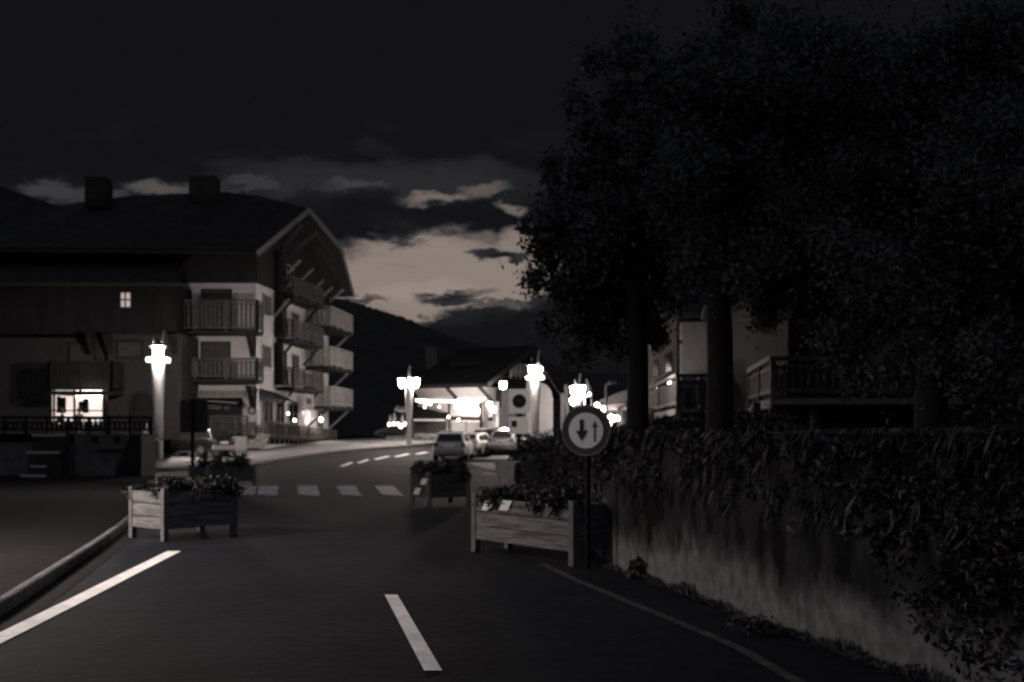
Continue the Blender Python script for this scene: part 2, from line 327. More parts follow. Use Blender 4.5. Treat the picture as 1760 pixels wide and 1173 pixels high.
# ---------------------------------------------------------------- street lamps
def street_lamp(label, loc, rz, gmat='lantern_glass', hh=4.1, s=1.0, hood=False, group='carved wooden street lamps', spikes=True, cross=True):
    t = root('street_lamp', label, 'street lamp', loc, rz, group)
    B = lambda: MB()
    a = B(); a.ring([(.17*s, -.15), (.19*s, .0), (.20*s, hh*.5), (.255*s, hh*.8), (.28*s, hh), (.24*s, hh+.28)], seg=16, jit=.03)
    a.build('post', 'log', t, True, world=False)
    if cross:
        B().ring([(.02, -.50*s), (.11*s, -.48*s), (.13*s, -.42*s), (.13*s, .42*s), (.11*s, .48*s), (.02, .50*s)], (0, 0, hh+.02), ax='X').build('crossbar', 'log', t, True, world=False)
    if spikes:
        B().tube([(.1*s, 0, hh+.2), (.13*s, 0, hh+.95), (.22*s, 0, hh+1.45)], [.08*s, .06*s, .025]).build('finial', 'log', t, True, world=False)
        B().tube([(-.18*s, 0, hh+.2), (-.16*s, 0, hh+.7), (-.2*s, 0, hh+1.1)], [.06*s, .05*s, .02]).build('finial', 'log', t, True, world=False)
    for sg in (-1, 1):
        y = sg*.52*s
        g = B().ring([(.03, -.34*s), (.09*s, -.30*s), (.15*s, -.16*s), (.19*s, .04*s), (.205*s, .24*s)], (0, y, hh+.36), 12).build('lantern', gmat, t, True, world=False)
        B().ring([(.36*s, .255*s), (.34*s, .29*s), (.10*s, .42*s), (.03, .52*s)], (0, y, hh+.36), 12).build('lantern_cap', 'black_metal', g, world=False)
        if hood: B().ring([(.34, .28), (.33, -.30), (.32, -.30), (.33, .28)], (0, y, hh+.36), 16, caps=False).build('added_hood', 'black_metal', g, world=False)  # unseen hood added to keep lamplight off trees and the near right
        B().beam((0, sg*.05, hh+.78*s), (0, y, hh+.82*s), .05, .06).build('bracket', 'black_metal', t, world=False)
    return t
gA = Vector(((272-880)/F*42, 42, .45))
street_lamp('nearest carved log street lamp, glowing before the big chalet by the parked black car', ((272-880)/F*47, 47, gz(47)+.11), math.radians(20), hh=4.62, s=1.12)
street_lamp('carved log street lamp with lanterns side by side, left of the dark terrace canopy', ((703-880)/F*63, 63, gz(63)+.11), math.radians(82), hh=3.56, s=.93)
street_lamp('carved log street lamp right behind the square sign panel, left of the round sign', ((920-880)/F*51, 51, .55), math.radians(-16), hh=3.75, s=1.0)
street_lamp('farthest carved log street lamp directly above the round sign, glowing by the wooden posts', ((993-880)/F*64, 64, .76), math.radians(25), hh=3.15, s=1.0)
street_lamp('carved log street lamp standing on the near left verge, just outside the left edge', (-9.2, 11.2, 0), math.radians(10), 'near_lantern_glass', hh=3.9, hood=True)

# ---------------------------------------------------------------- planters
def planter(label, corner, dirA, LA, LB, H, face, plants=500, refl=(), ps=.038, pm='plank', tall=.22, low=False):
    """corner nearest the viewer; side A runs from it along dirA (length LA), side B at right angles, away from the viewer"""
    corner = Vector((corner[0], corner[1], gz(corner[1]))); dA = Vector((dirA[0], dirA[1], 0)).normalized(); dB = Vector((-dA.y, dA.x, 0))
    if dB.y < 0: dB = -dB
    t = root('planter_box', label, 'planter', corner, 0, 'wooden planter boxes narrowing the road')
    pt = lambda a, b, z: dA*a + dB*b + Vector((0, 0, z))
    pw = .085
    for a in (0, LA):
        for b in (0, LB):
            q = MB(); c = pt(a + (pw/2 if a == 0 else -pw/2), b + (pw/2 if b == 0 else -pw/2), H/2)
            q.box(c, (pw, pw, H), math.atan2(dA.y, dA.x)); q.build('post', 'rail_wood', t, bevel=.008, world=False)
    nb = 3; z0 = .16; hb = (H-.05-z0)/nb
    for (o, dr, L, nrm) in ((pt(0, .03, 0), dA, LA, -dB), (pt(0, LB-.03, 0), dA, LA, dB), (pt(.03, 0, 0), dB, LB, -dA), (pt(LA-.03, 0, 0), dB, LB, dA)):
        q = MB()
        for k in range(nb):
            z = z0 + hb*(k+.5); s = o + dr*(pw-.01) + Vector((0, 0, z)); e = o + dr*(L-pw+.01) + Vector((0, 0, z))
            w = .028 if k % 2 else .034
            q.beam(s, e, w, hb-.012)
        q.build('side_panel', pm, t, bevel=.004, world=False)
    q = MB(); q.slab([pt(.05, .05, H-.12), pt(LA-.05, .05, H-.12), pt(LA-.05, LB-.05, H-.12), pt(.05, LB-.05, H-.12)], .05); q.build('soil', 'ground', t, world=False)
    for (side, s0, z0r, wr, hr, sk) in refl:   # slanted pale reflector plates
        nrm = -dB if side == 'A' else -dA; dr = dA if side == 'A' else dB
        base = pt(s0, -.004, z0r) if side == 'A' else pt(-.004, s0, z0r)
        MB().slab([base, base+dr*wr, base+dr*(wr+sk)+Vector((0, 0, hr)), base+dr*sk+Vector((0, 0, hr))], .004 if (dr.cross(Vector((0,0,1)))).dot(nrm) < 0 else -.004).build('reflector', 'reflector', t, world=False)
    n = plants*6; rg = np.random.default_rng(abs(hash(label)) % 1000 if False else len(label))
    nc = max(8, int(LA*LB*26)); ca = rg.uniform(.02, LA-.02, nc); cbb = rg.uniform(.02, LB-.02, nc); ch = rg.uniform(.3, 1.0, nc)*tall
    k = rg.integers(0, nc, n); a = ca[k]+rg.normal(0, .06, n); b = cbb[k]+rg.normal(0, .06, n); z = H-.08+ch[k]*rg.uniform(-.1, 1.15, n)
    over = (a < 0) | (b < 0) | (a > LA) | (b > LB); z[over] -= rg.uniform(0, .10, over.sum())
    C = np.outer(a, np.array(dA)) + np.outer(b, np.array(dB)); C[:, 2] = z
    V, Q = leaves(C, ps, rng=rg); npmesh('foliage', V, Q, 'leaf_mid', t)
    m = rg.choice(n, max(4, n//30), replace=False); V, Q = leaves(C[m]+np.array([0, 0, .03]), ps*.55, rng=rg); npmesh('blossoms', V, Q, 'flower', t)
    return t
planter('planter with pale slanted reflector plates on its near long side, below the round sign', (.685, 11.16), (-1.215, 1.48), 1.9, .62, .74, 'A', 700,
        refl=(('A', 1.50, .545, .17, .125, -.08), ('A', 1.16, .56, .17, .125, -.09)), tall=.15)
planter('left planter with a lit short end of planks, standing at the left kerb', (-4.8, 13.72), (-.70, .56), .90, 1.22, .74, 'A', 700, tall=.2)
planter('dark planter in mid road with two pale reflector plates one above the other', (-1.72, 20.4), (-.6, .9), .82, 1.02, .70, 'A', 500, pm='shaded_rail',
        refl=(('A', .40, .22, .24, .14, -.12), ('A', .10, .44, .24, .13, -.12)), tall=.3)
planter('farthest planter, a dark silhouette before the lit pavement left of the crossing', (-8.15, 26.6), (-.75, .66), .95, 1.55, .62, 'A', 500, tall=.42, pm='shaded_rail')

# ---------------------------------------------------------------- give-way-to-oncoming sign and other signs
def disc(mb, c, r, y0, y1, seg=56, r0=0):
    c = Vector(c)
    if r0 == 0: return mb.ring([(r, y0), (r, y1)], c, seg, ax='Y')
    vs = []; 
    for r_, y in ((r0, y0), (r, y0), (r, y1), (r0, y1)):
        vs += [c+Vector((r_*math.cos(2*math.pi*i/seg), y, r_*math.sin(2*math.pi*i/seg))) for i in range(seg)]
    fs = [(j*seg+i, j*seg+(i+1) % seg, ((j+1) % 4)*seg+(i+1) % seg, ((j+1) % 4)*seg+i) for j in range(4) for i in range(seg)]
    return mb.add(vs, fs)
sgn = root('road_sign', 'round road sign with black down arrow beside thinner up arrow, behind the near planter', 'road sign', (.815, 10.95, 0), math.radians(-22))
Rr = .281
MB().tube([(0, .06, -.3), (0, .06, 1.9)], .03, 12).build('pole', 'black_metal', sgn, True, world=False)
disc(MB(), (0, 0, 1.53), Rr*.985, .0, .025).build('backing_plate', 'grey_metal', sgn, world=False)
disc(MB(), (0, 0, 1.53), Rr, -.012, .03, r0=Rr*.94).build('rim', 'pale_rail', sgn, world=False)
disc(MB(), (0, 0, 1.53), Rr*.94, -.006, -.001, r0=Rr*.70).build('ring', 'grey_ring', sgn, world=False)
disc(MB(), (0, 0, 1.53), Rr*.70, -.008, -.001).build('sign_face', 'white_face', sgn, world=False)
def arrow(x, z0, z1, w, hw, hl, up, m):
    a = MB(); y = -.011
    if up:
        pts = [(x-w, z0), (x+w, z0), (x+w, z1-hl), (x+hw, z1-hl), (x, z1), (x-hw, z1-hl), (x-w, z1-hl)]
    else:
        pts = [(x-w, z1), (x-w, z0+hl), (x-hw, z0+hl), (x, z0), (x+hw, z0+hl), (x+w, z0+hl), (x+w, z1)]
    a.slab([(p, y, 1.53+q) for p, q in [(a_*.857, b_*.857) for a_, b_ in pts]], .003 if up else .003)
    a.build('arrow', m, sgn, world=False)
arrow(-.055, -.137, .140, .026, .080, .135, False, 'arrow_black')
arrow(.122, -.145, .125, .014, .042, .085, True, 'arrow_grey')
for z in (1.42, 1.64): MB().box((0, .045, z), (.2, .04, .04)).build('clamp', 'grey_metal', sgn, world=False)

zs = root('zone_sign', 'square pale sign panel with a black disc above a smaller panel on a dark post', 'road sign', (.23, 31, gz(31)), math.radians(-6))
zz = lambda py: 1.5+(745-py)/F*31-gz(31)
MB().tube([(-.02, .05, -.3), (-.02, .05, zz(670))], .07, 12).build('post', 'black_metal', zs, True, world=False)
MB().box((0, 0, (zz(669)+zz(711))/2), (.70, .05, zz(669)-zz(711))).build('zone_panel', 'added_panel_glow', zs, bevel=.02, world=False)  # emission added to the plain plate in place of reflected light
disc(MB(), (.0, -.03, (zz(690))), .215, -.006, 0).build('disc', 'arrow_black', zs, world=False)
disc(MB(), (.02, -.038, (zz(689))), .05, -.004, 0).build('emblem', 'arrow_grey', zs, world=False)
MB().box((-.03, .0, (zz(717)+zz(746))/2), (.62, .045, zz(717)-zz(746))).build('small_panel', 'added_panel_glow', zs, bevel=.02, world=False)  # lower plate carries the same added glow
MB().box((-.16, -.028, zz(729)), (.17, .01, .2)).build('pictogram', 'shutter', zs, world=False)
MB().box((-.16, -.036, zz(729)+.01), (.09, .008, .12)).build('pictogram', 'arrow_black', zs, world=False)
bs = root('direction_sign', 'grey rounded back of a road sign on a thin dark pole, before the shop front', 'road sign', ((331-880)/F*30, 30, gz(30)), 0)
MB().tube([(0, 0, -.3), (0, 0, 2.5)], .055, 10).build('pole', 'black_metal', bs, True, world=False)
MB().box((.0, .09, 1.98), (.82, .03, .98)).build('plate', 'shutter', bs, bevel=.012, world=False)

# ---------------------------------------------------------------- big chalet, left
ch = root('chalet_building', 'large dark-roofed chalet with plaster walls, stacked balconies and a ground floor shop, left', 'building', (-27, 64, .6))
Yf = 58.0
def fx(px, d=Yf): return (px-880)/F*d
def fz(py, d=Yf): return EYE+(HY-py)/F*d
def S_(t, z, off=0): return Vector((-14.9+.1136*t+.993*off, 58+.9935*t-.114*off, z))
# plaster core: front x from -27 to corner, side back to t=14
m = MB(); m.add([(-27.6, 58, .2), (-14.9, 58, .2), S_(14.2, .2), (-27.6, 74, .2), (-27.6, 58, fz(487)), (-14.9, 58, fz(487)), S_(14.2, fz(487)), (-27.6, 74, fz(487))],
      [(0, 1, 5, 4), (1, 2, 6, 5), (2, 3, 7, 6), (3, 0, 4, 7), (4, 5, 6, 7)]); m.build('wall', 'plaster', ch)
# timber upper storey and gable
e0 = S_(-.1, fz(487), .05); e1 = S_(14.2, 11.0, .05)
m = MB(); zt = 11.9
g0, g1 = S_(-.05, fz(487), .06), S_(14.2, fz(487), .06)
m.add([(-27.6, 57.93, fz(487)), g0, g1, (-27.6, 74, fz(487)), (-27.6, 57.93, zt), S_(-.05, zt, .06), S_(14.2, zt, .06), (-27.6, 74, zt), S_(7, 15.7, .06), (-27.6, 66, 15.7)],
      [(0, 1, 5, 4), (1, 2, 6, 8, 5), (2, 3, 7, 6), (3, 0, 4, 9, 7), (4, 5, 8, 9), (6, 7, 9, 8)]); m.build('timber_storey', 'dark_wood', ch)
# roof with prow-like verge towards the road
N_, A_, B_, C_ = P(441, 432, 56.3), P(530, 358, 65), P(585, 424, 68.8), P(607, 506, 74.5)
Nl, Al, Cl = Vector((-46, 56.3, 12.0)), P(-60, 300, 64), Vector((-46, 76, 11.0))
Am = P(385, 330, 63); Am2 = P(440, 336, 64)
Am3, Am4 = P(217, 337, 64), P(100, 354, 64)
m = MB(); rd = [A_, Am2, Am, Am3, Am4, Al]; e1_ = [N_]+[Vector((p.x-(.8 if k else 0), 56.3, 12.0)) for k, p in enumerate(rd[1:])]; e2_ = [B_]+[Vector((p.x, 76, 11)) for p in rd[1:]]
for k in range(5): m.slab([e1_[k+1], e1_[k], rd[k], rd[k+1]], .2); m.slab([rd[k+1], rd[k], e2_[k], e2_[k+1]], .2)
m.slab([B_, C_, Cl], .22); rf = m.build('roof', 'roof', ch)
for (px, w, h, dz) in [(352, 1.9, 2.0, .0), (170, 1.5, 1.9, 0)]:
    b = P(px, 345, 62); MB().box((b.x, 62, b.z+.4), (w*.85, 1.2, h)).build('chimney', 'roof', rf)
m = MB(); dn = Vector((0, 0, -.14))
for a, b in ((N_, A_), (A_, B_), (B_, C_)): m.beam(a+dn+Vector((.06, -.05, 0)), b+dn+Vector((.06, -.05, 0)), .09, .34)
m.build('bargeboard', 'bargeboard', ch)
m = MB(); m.beam((-30, 56.25, 11.85), N_+Vector((0, -.05, -.1)), .1, .2); m.build('gutter', 'dark_wood', ch)
for i, (x0, y0, x1, y1, dd) in enumerate([(495, 469, 516, 448, 61.5), (518, 482, 538, 462, 63.5), (533, 504, 556, 482, 66), (549, 516, 571, 494, 69), (566, 520, 590, 498, 72), (471, 545, 497, 514, 60.5), (500, 487, 475, 508, 61)]):
    a, b = P(x0, y0, dd), P(x1, y1, dd+.6); MB().beam(a, b, .13, .16).build('strut', 'rail_wood', ch)
for (x0, y0, x1, y1, dd) in [(480, 440, 520, 385, 62), (505, 432, 545, 400, 63.5), (545, 428, 578, 470, 67), (540, 400, 572, 440, 66)]:
    MB().beam(P(x0, y0, dd), P(x1, y1, dd+.4), .16, .2).build('gable_beam', 'shutter', ch)
# front windows, doors, balconies
def win(par, x0, x1, z0, z1, y, m='shutter', fr='dark_wood', mull=0):
    w = MB(); w.box(((x0+x1)/2, y-.03, (z0+z1)/2), (x1-x0, .06, z1-z0)); o = w.build('shutter' if m == 'shutter' else 'window', m, par)
    f = MB(); t = .09
    for zz_ in (z0-t/2, z1+t/2): f.box(((x0+x1)/2, y-.05, zz_), (x1-x0+2*t, .10, t))
    for xx in (x0-t/2, x1+t/2): f.box((xx, y-.05, (z0+z1)/2), (t, .10, z1-z0))
    if mull:
        f.box(((x0+x1)/2, y-.075, (z0+z1)/2), (.09, .03, z1-z0)); f.box(((x0+x1)/2, y-.078, (z0+z1)/2), (x1-x0, .03, .09))
    f.build('frame', fr, o); return o
win(ch, fx(349), fx(396), fz(568), fz(500), 58, 'shutter'); win(ch, fx(348), fx(394), fz(657), fz(590), 58, 'shutter')
def balustrade(m, a, b, z0, z1, n, w=.10, th=.025, post=4):
    a, b = Vector(a), Vector(b); up = Vector((0, 0, 1)); L = (b-a).length
    m.beam(a+up*z1, b+up*z1, .10, .09); m.beam(a+up*(z0+.12), b+up*(z0+.12), .06, .08); m.beam(a+up*(z1-.17), b+up*(z1-.17), .05, .05)
    for i in range(n):
        t = (i+.5)/n; q = a.lerp(b, t); ang = math.atan2((b-a).y, (b-a).x)
        m.box(q+up*((z0+z1)/2-.02), (L/n*w*10*.52, th, z1-z0-.2), ang)
    for i in range(post+1):
        q = a.lerp(b, i/post); m.box(q+up*((z0+z1)/2-.03), (.10, .10, z1-z0+.12), math.atan2((b-a).y, (b-a).x))
def balcony(par, pts, zf, zr, n=12, posts=4, m='dim_rail', slabm='dark_wood', inner=None):
    """pts: outer rail path; inner: the two wall points"""
    s = MB(); poly = [Vector((p[0], p[1], zf)) for p in pts]
    if inner: poly += [Vector((p[0], p[1], zf)) for p in inner]
    s.slab(poly, .2); o = s.build('balcony', slabm, par)
    r = MB()
    for a, b in zip(pts[:-1], pts[1:]):
        L = math.dist(a, b); balustrade(r, (a[0], a[1], 0), (b[0], b[1], 0), zf+.04, zr, max(3, int(L*n/3)), post=max(1, int(L/1.5)))
    r.build('railing', m, o); return o
xl, xr, yb = -19.8, fx(442, 56.7), 56.7
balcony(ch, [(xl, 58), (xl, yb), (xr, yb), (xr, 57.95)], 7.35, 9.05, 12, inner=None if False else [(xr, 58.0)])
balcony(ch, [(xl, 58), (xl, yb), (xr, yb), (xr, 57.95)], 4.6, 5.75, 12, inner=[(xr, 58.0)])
for px, py in ((430, 575), (430, 664), (306, 575), (303, 664)):
    z = fz(py, 57.2); x = fx(px, 57.4)
    MB().slab([(x-.15, 56.85, z), (x-.15, 58, z), (x-.15, 58, z-1.25)], .3).build('bracket', 'dark_wood', ch)
# shop front
MB().box((fx(367), 57.9, fz(677.5)), (fx(423)-fx(312), .16, fz(671)-fz(684))).build('sign_board', 'cream_plaster', ch)
text_mesh('sign_lettering', "L'AUBERGE du MONT", .36, 'arrow_black', ch, Matrix.Translation(Vector((fx(373), 57.80, fz(677.5)))-ch.location) @ Matrix.Rotation(math.pi/2, 4, 'X'))
sh = MB().box(((fx(316)+fx(414))/2, 57.97, (fz(685)+fz(750))/2), (fx(414)-fx(316), .1, fz(685)-fz(750))).build('shop_window', 'window_glass', ch)
f = MB()
for px in (314, 348, 384, 415): f.box((fx(px), 57.9, (fz(685)+fz(750))/2), (.12, .12, fz(685)-fz(750)))
f.build('frame', 'dark_wood', sh)
MB().add([P(335, 684, 57.9), P(414, 684, 57.9), P(414, 694, 57.0), P(352, 690, 57.0)], [(0, 1, 2, 3), (3, 2, 1, 0)]).build('awning', 'dark_canvas', ch)
for i, (a, y0, b, y1) in enumerate([(350, 689, 408, 693), (358, 697, 396, 699), (358, 701.5, 394, 702.5)]):
    m = MB(); m.beam(P(a, y0, 57.85-.9*(i == 0)), P(b, y1, 57.85-.9*(i == 0)), .02, .07); m.build('window_lettering', 'arrow_grey', sh)
m = MB(); disc(m, (fx(433), 57.93, fz(706)), .23, -.04, .02, 28, .15); m.build('wall_emblem', 'shutter', ch)
m = MB(); balustrade(m, (fx(362, 56.3), 56.3, 0), (fx(425, 56.3), 56.3, 0), fz(747, 56.3), fz(716, 56.3), 16, post=3); m.build('shop_railing', 'dim_rail', ch)
MB().box((fx(398, 56.35), 56.45, .9), (1.75, .3, .85)).build('plinth', 'plaster', ch)
MB().box((fx(434), 57.75, 1.4), (.5, .4, 1.5)).build('gate_cupboard', 'cream_plaster', ch)
m = MB(); m.box((fx(444), 57.96, 4.9), (.10, .10, 8.4)); m.build('downpipe', 'grey_metal', ch)
# side facade towards the road
def side_win(t0, t1, z0, z1, m='shutter'):
    q = MB().slab([S_(t0, z0, .04), S_(t1, z0, .04), S_(t1, z1, .04), S_(t0, z1, .04)], .05); o = q.build('window', m, ch)
    f = MB(); 
    for a, b in ((S_(t0, z0, .06), S_(t1, z0, .06)), (S_(t0, z1, .06), S_(t1, z1, .06)), (S_(t0, z0, .06), S_(t0, z1, .06)), (S_(t1, z0, .06), S_(t1, z1, .06)), (S_((t0+t1)/2, z0, .06), S_((t0+t1)/2, z1, .06))): f.beam(a, b, .09, .09)
    f.build('frame', 'cream_plaster', o)
    MB().beam(S_(t0-.2, z0-.1, .1), S_(t1+.2, z0-.1, .1), .2, .1).build('sill', 'plaster', o)
side_win(1.0, 2.2, 8.55, 9.75); side_win(1.0, 2.2, 5.45, 6.7)
for zf, zr in ((4.35, 5.5), (7.3, 8.45), (10.0, 11.1)):
    a, b, c, d = S_(3.3, 0, 0), S_(3.3, 0, 1.15), S_(8.6, 0, 1.3), S_(8.6, 0, 0)
    balcony(ch, [tuple(q[:2]) for q in (a, b, c, d)], zf, zr, 13, inner=None)
for zf, zr in ((3.3, 4.62), (6.0, 7.3), (8.7, 9.98)):
    a, b, c, d = S_(8.9, 0, 0), S_(8.9, 0, 1.75), S_(14.2, 0, 1.75), S_(14.2, 0, 0)
    balcony(ch, [tuple(q[:2]) for q in (a, b, c, d)], zf, zr, 8, m='pale_rail')  # paler rails: lamplight on this stack put into the colour
    MB().beam(S_(14.0, zf-1.5, .08), S_(14.0, zf-.2, 1.5), .13, .13).build('strut', 'rail_wood', ch)
    MB().beam(S_(9.0, zf-1.4, .08), S_(9.0, zf-.2, 1.5), .13, .13).build('strut', 'dark_wood', ch)
for zf in (4.35, 7.3, 10.0):
    for t in (3.5, 8.3): MB().beam(S_(t, zf-1.3, .08), S_(t, zf-.2, 1.05), .13, .13).build('strut', 'dark_wood', ch)
    MB().slab([S_(2.95, zf+.1, .02), S_(3.25, zf+.1, .02), S_(3.25, zf+2.7, .02), S_(2.95, zf+2.7, .02)], -.5).build('partition', 'dark_wood', ch)
for t0, t1, z0, z1 in ((4, 5, 4.6, 6.6), (6.2, 7.4, 4.6, 6.6), (4, 5, 7.5, 9.5), (6.2, 7.4, 7.5, 9.3), (9.8, 10.8, 3.5, 5.5), (11.8, 12.8, 6.2, 8.2), (9.8, 10.8, 6.2, 8.2), (11.8, 12.8, 3.5, 5.5), (5, 6.4, 10.3, 12.2), (10, 11.4, 8.9, 10.6)): side_win(t0, t1, z0, z1, 'window_glass')
for t0, t1, m_ in ((1.0, 2.6, 'dark_wood'), (3.2, 4.6, 'window_glass'), (5.4, 7.2, 'window_glass'), (11.4, 12.6, 'window_glass')): side_win(t0, t1, 1.3, 3.4, m_)
MB().add([S_(.1, 4.15, .02), S_(3.3, 4.0, .02), S_(3.3, 3.45, 1.2), S_(.1, 3.5, 1.2)], [(0, 1, 2, 3), (3, 2, 1, 0)]).build('awning', 'dark_canvas', ch)
MB().slab([S_(3.3, 3.5, .75), S_(5.0, 3.5, .75), S_(5.0, 4.05, .75), S_(3.3, 4.05, .75)], .05).build('shop_panel', 'cream_plaster', ch)
MB().slab([S_(5.8, 3.05, .9), S_(8.0, 3.0, .9), S_(8.0, 4.0, .9), S_(5.8, 4.05, .9)], .05).build('shop_panel', 'cream_plaster', ch)
MB().slab([S_(6.4, 3.4, .93), S_(7.4, 3.4, .93), S_(7.4, 3.75, .93), S_(6.4, 3.75, .93)], .02).build('panel_picture', 'shutter', ch)
MB().ring([(.02, -.08), (.07, -.04), (.08, .02), (.02, .08)], P(495, 711, 60.6), 10).build('bulb', 'small_bulb', ch, True)
MB().ring([(.02, -.10), (.10, -.04), (.10, .04), (.02, .10)], P(552, 722, 67.2), 10).build('bulb', 'strong_bulb', ch, True)
# raised terrace along the side with slatted railing
T0, T1 = P(458, 745, 57.0), P(579, 745, 73.5)
za0, za1 = fz(751, 57), EYE+(745-757)/F*73.5
m = MB(); m.slab([(T0.x-.6, T0.y, za0), (T0.x, T0.y, za0), (T1.x, T1.y, za1), (T1.x-.9, T1.y, za1)], .12); dk = m.build('terrace_deck', 'dark_wood', ch)
m = MB(); zt0, zt1 = fz(724, 57), EYE+(745-741)/F*73.5; nn = 60
for i in range(nn+1):
    q = T0.lerp(T1, i/nn); z0_ = za0+(za1-za0)*i/nn; z1_ = zt0+(zt1-zt0)*i/nn; big = i % 8 == 0
    m.box((q.x, q.y, (z0_+z1_)/2), (.14 if big else .05, .16, z1_-z0_), math.radians(7))
m.beam((T0.x, T0.y, zt0), (T1.x, T1.y, zt1), .12, .10); m.beam((T0.x, T0.y, za0+.12), (T1.x, T1.y, za1+.1), .08, .08)
m.build('terrace_railing', 'dim_rail', ch)
m = MB(); m.hexa([(T0.x-1.1, T0.y+.1, .2), (T0.x-.22, T0.y+.1, .2), (T1.x-.22, T1.y, .5), (T1.x-1.1, T1.y, .5), (T0.x-1.1, T0.y+.1, za0-.13), (T0.x-.22, T0.y+.1, za0-.13), (T1.x-.22, T1.y, za1-.13), (T1.x-1.1, T1.y, za1-.13)]); m.build('terrace_wall', 'plaster', ch)
m = MB()
for i in range(17):
    q = T0.lerp(T1, (i+.3)/17); z0_ = za0+(za1-za0)*(i+.3)/17; m.box((q.x-.06, q.y, z0_-.26), (.22, .22, .30), math.radians(7))
m.build('joist_ends', 'dark_wood', ch)
MB().beam(P(440, 782, 56.9), P(458, 724, 57.0), .1, .12).build('stair_rail', 'rail_wood', ch)
m = MB()
for i in range(5): m.box((T0.x-.3-.0*i, 56.7-.28*i+.2, .75+.16*(4-i)), (1.0, .3, .17+.0*i))
m.build('steps', 'stone', ch)
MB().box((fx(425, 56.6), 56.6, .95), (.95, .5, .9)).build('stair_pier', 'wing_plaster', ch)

# left wing of the chalet, darker, with arched door and a lit room
lw = root('chalet_wing', 'unlit left wing of the chalet with arched doorway, small lit upper window and bright room', 'building', (-34, 58, .6))
d2 = 55.0; xa, xb_ = fx(60, d2), fx(300, d2)
arch = MB(); x0, x1 = fx(186, d2), fx(312, d2)
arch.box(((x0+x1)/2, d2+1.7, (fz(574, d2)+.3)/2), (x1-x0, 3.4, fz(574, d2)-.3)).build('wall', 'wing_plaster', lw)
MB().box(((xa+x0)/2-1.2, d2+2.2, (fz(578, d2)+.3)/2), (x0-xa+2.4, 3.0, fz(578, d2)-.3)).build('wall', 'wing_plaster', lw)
MB().box(((fx(300, d2)-42)/2, d2+2.1, fz(530, d2)), (fx(300, d2)+42, 3.6, fz(487, d2)-fz(574, d2))).build('timber_storey', 'dark_wood', lw)
MB().slab([(-42, 53.9, fz(486, 53.9)), (fx(312, 53.9), 53.9, fz(486, 53.9)), (fx(312, 62), 62, 13.5), (-42, 62, 13.5)], .2).build('roof', 'roof', lw)
w = MB().box((fx(212.5, d2), d2+.27, fz(514.5, d2)), (.50, .04, .78)).build('window', 'lit_window', lw)
f = MB(); f.box((fx(212.5, d2), d2+.23, fz(514.5, d2)), (.07, .04, .78)); f.box((fx(212.5, d2), d2+.232, fz(514.5, d2)), (.5, .04, .07)); f.build('mullion', 'dark_wood', w)
win(lw, fx(204, d2), fx(243, d2), fz(614, d2), fz(588, d2), d2, 'shutter')
a = MB(); pts = [(fx(222, d2), .5), (fx(266, d2), .5), (fx(266, d2), fz(700, d2))]
cx, cz, rx, rz_ = fx(244, d2), fz(700, d2), fx(266, d2)-fx(244, d2), fz(673, d2)-fz(700, d2)
pts += [(cx+rx*math.cos(t), cz+rz_*math.sin(t)) for t in np.linspace(.2, math.pi-.2, 9)] + [(fx(222, d2), fz(700, d2))]
a.slab([(x, d2-.02, z) for x, z in pts], -.04); a.build('arched_door', 'dark_wood', lw)
for px in (190, 300, 160):
    MB().slab([(fx(px, d2)-.14, d2-.8, fz(577, d2)), (fx(px, d2)-.14, d2, fz(577, d2)), (fx(px, d2)-.14, d2, fz(610, d2))], .28).build('bracket', 'dark_wood', lw)
balcony(lw, [(fx(84, 53.4), 55.7), (fx(84, 53.4), 53.4), (fx(192, 53.4), 53.4), (fx(192, 53.4), 55.0)], fz(672, 53.4), fz(622, 53.4), 18, m='dark_wood')
win(lw, fx(112, d2), fx(152, d2), fz(620, d2), fz(590, d2), d2+.7, 'shutter')
# lit room set in the wing
xr0, xr1, zr0, zr1 = fx(90, 55.6), fx(177, 55.6), fz(729, 55.6), fz(671, 55.6)
MB().box(((xr0+xr1)/2, 55.62, (zr0+zr1)/2), (xr1-xr0, .06, zr1-zr0)).build('lit_room_window', 'lit_room', lw)
MB().box((fx(152, 55.4), 55.5, fz(677, 55.4)), (1.55, .1, .28)).build('ceiling_light', 'ceiling_glow', lw)
m = MB()
for px in (91, 126, 176): m.box((fx(px, 55.3), 55.45, (zr0+zr1)/2), (.10, .1, zr1-zr0))
m.box(((xr0+xr1)/2, 55.44, fz(706, 55.4)), (xr1-xr0, .08, .07)); m.build('window_bars', 'dark_wood', lw)
for px, w_, y0, y1 in ((99, .2, 684, 712), (107, .3, 686, 712), (139, .35, 692, 710), (146, .3, 688, 712)): MB().box((fx(px, 55.4), 55.52, (fz(y0)+fz(y1))/2), (w_, .05, fz(y0)-fz(y1))).build('curtain', 'shutter', lw)
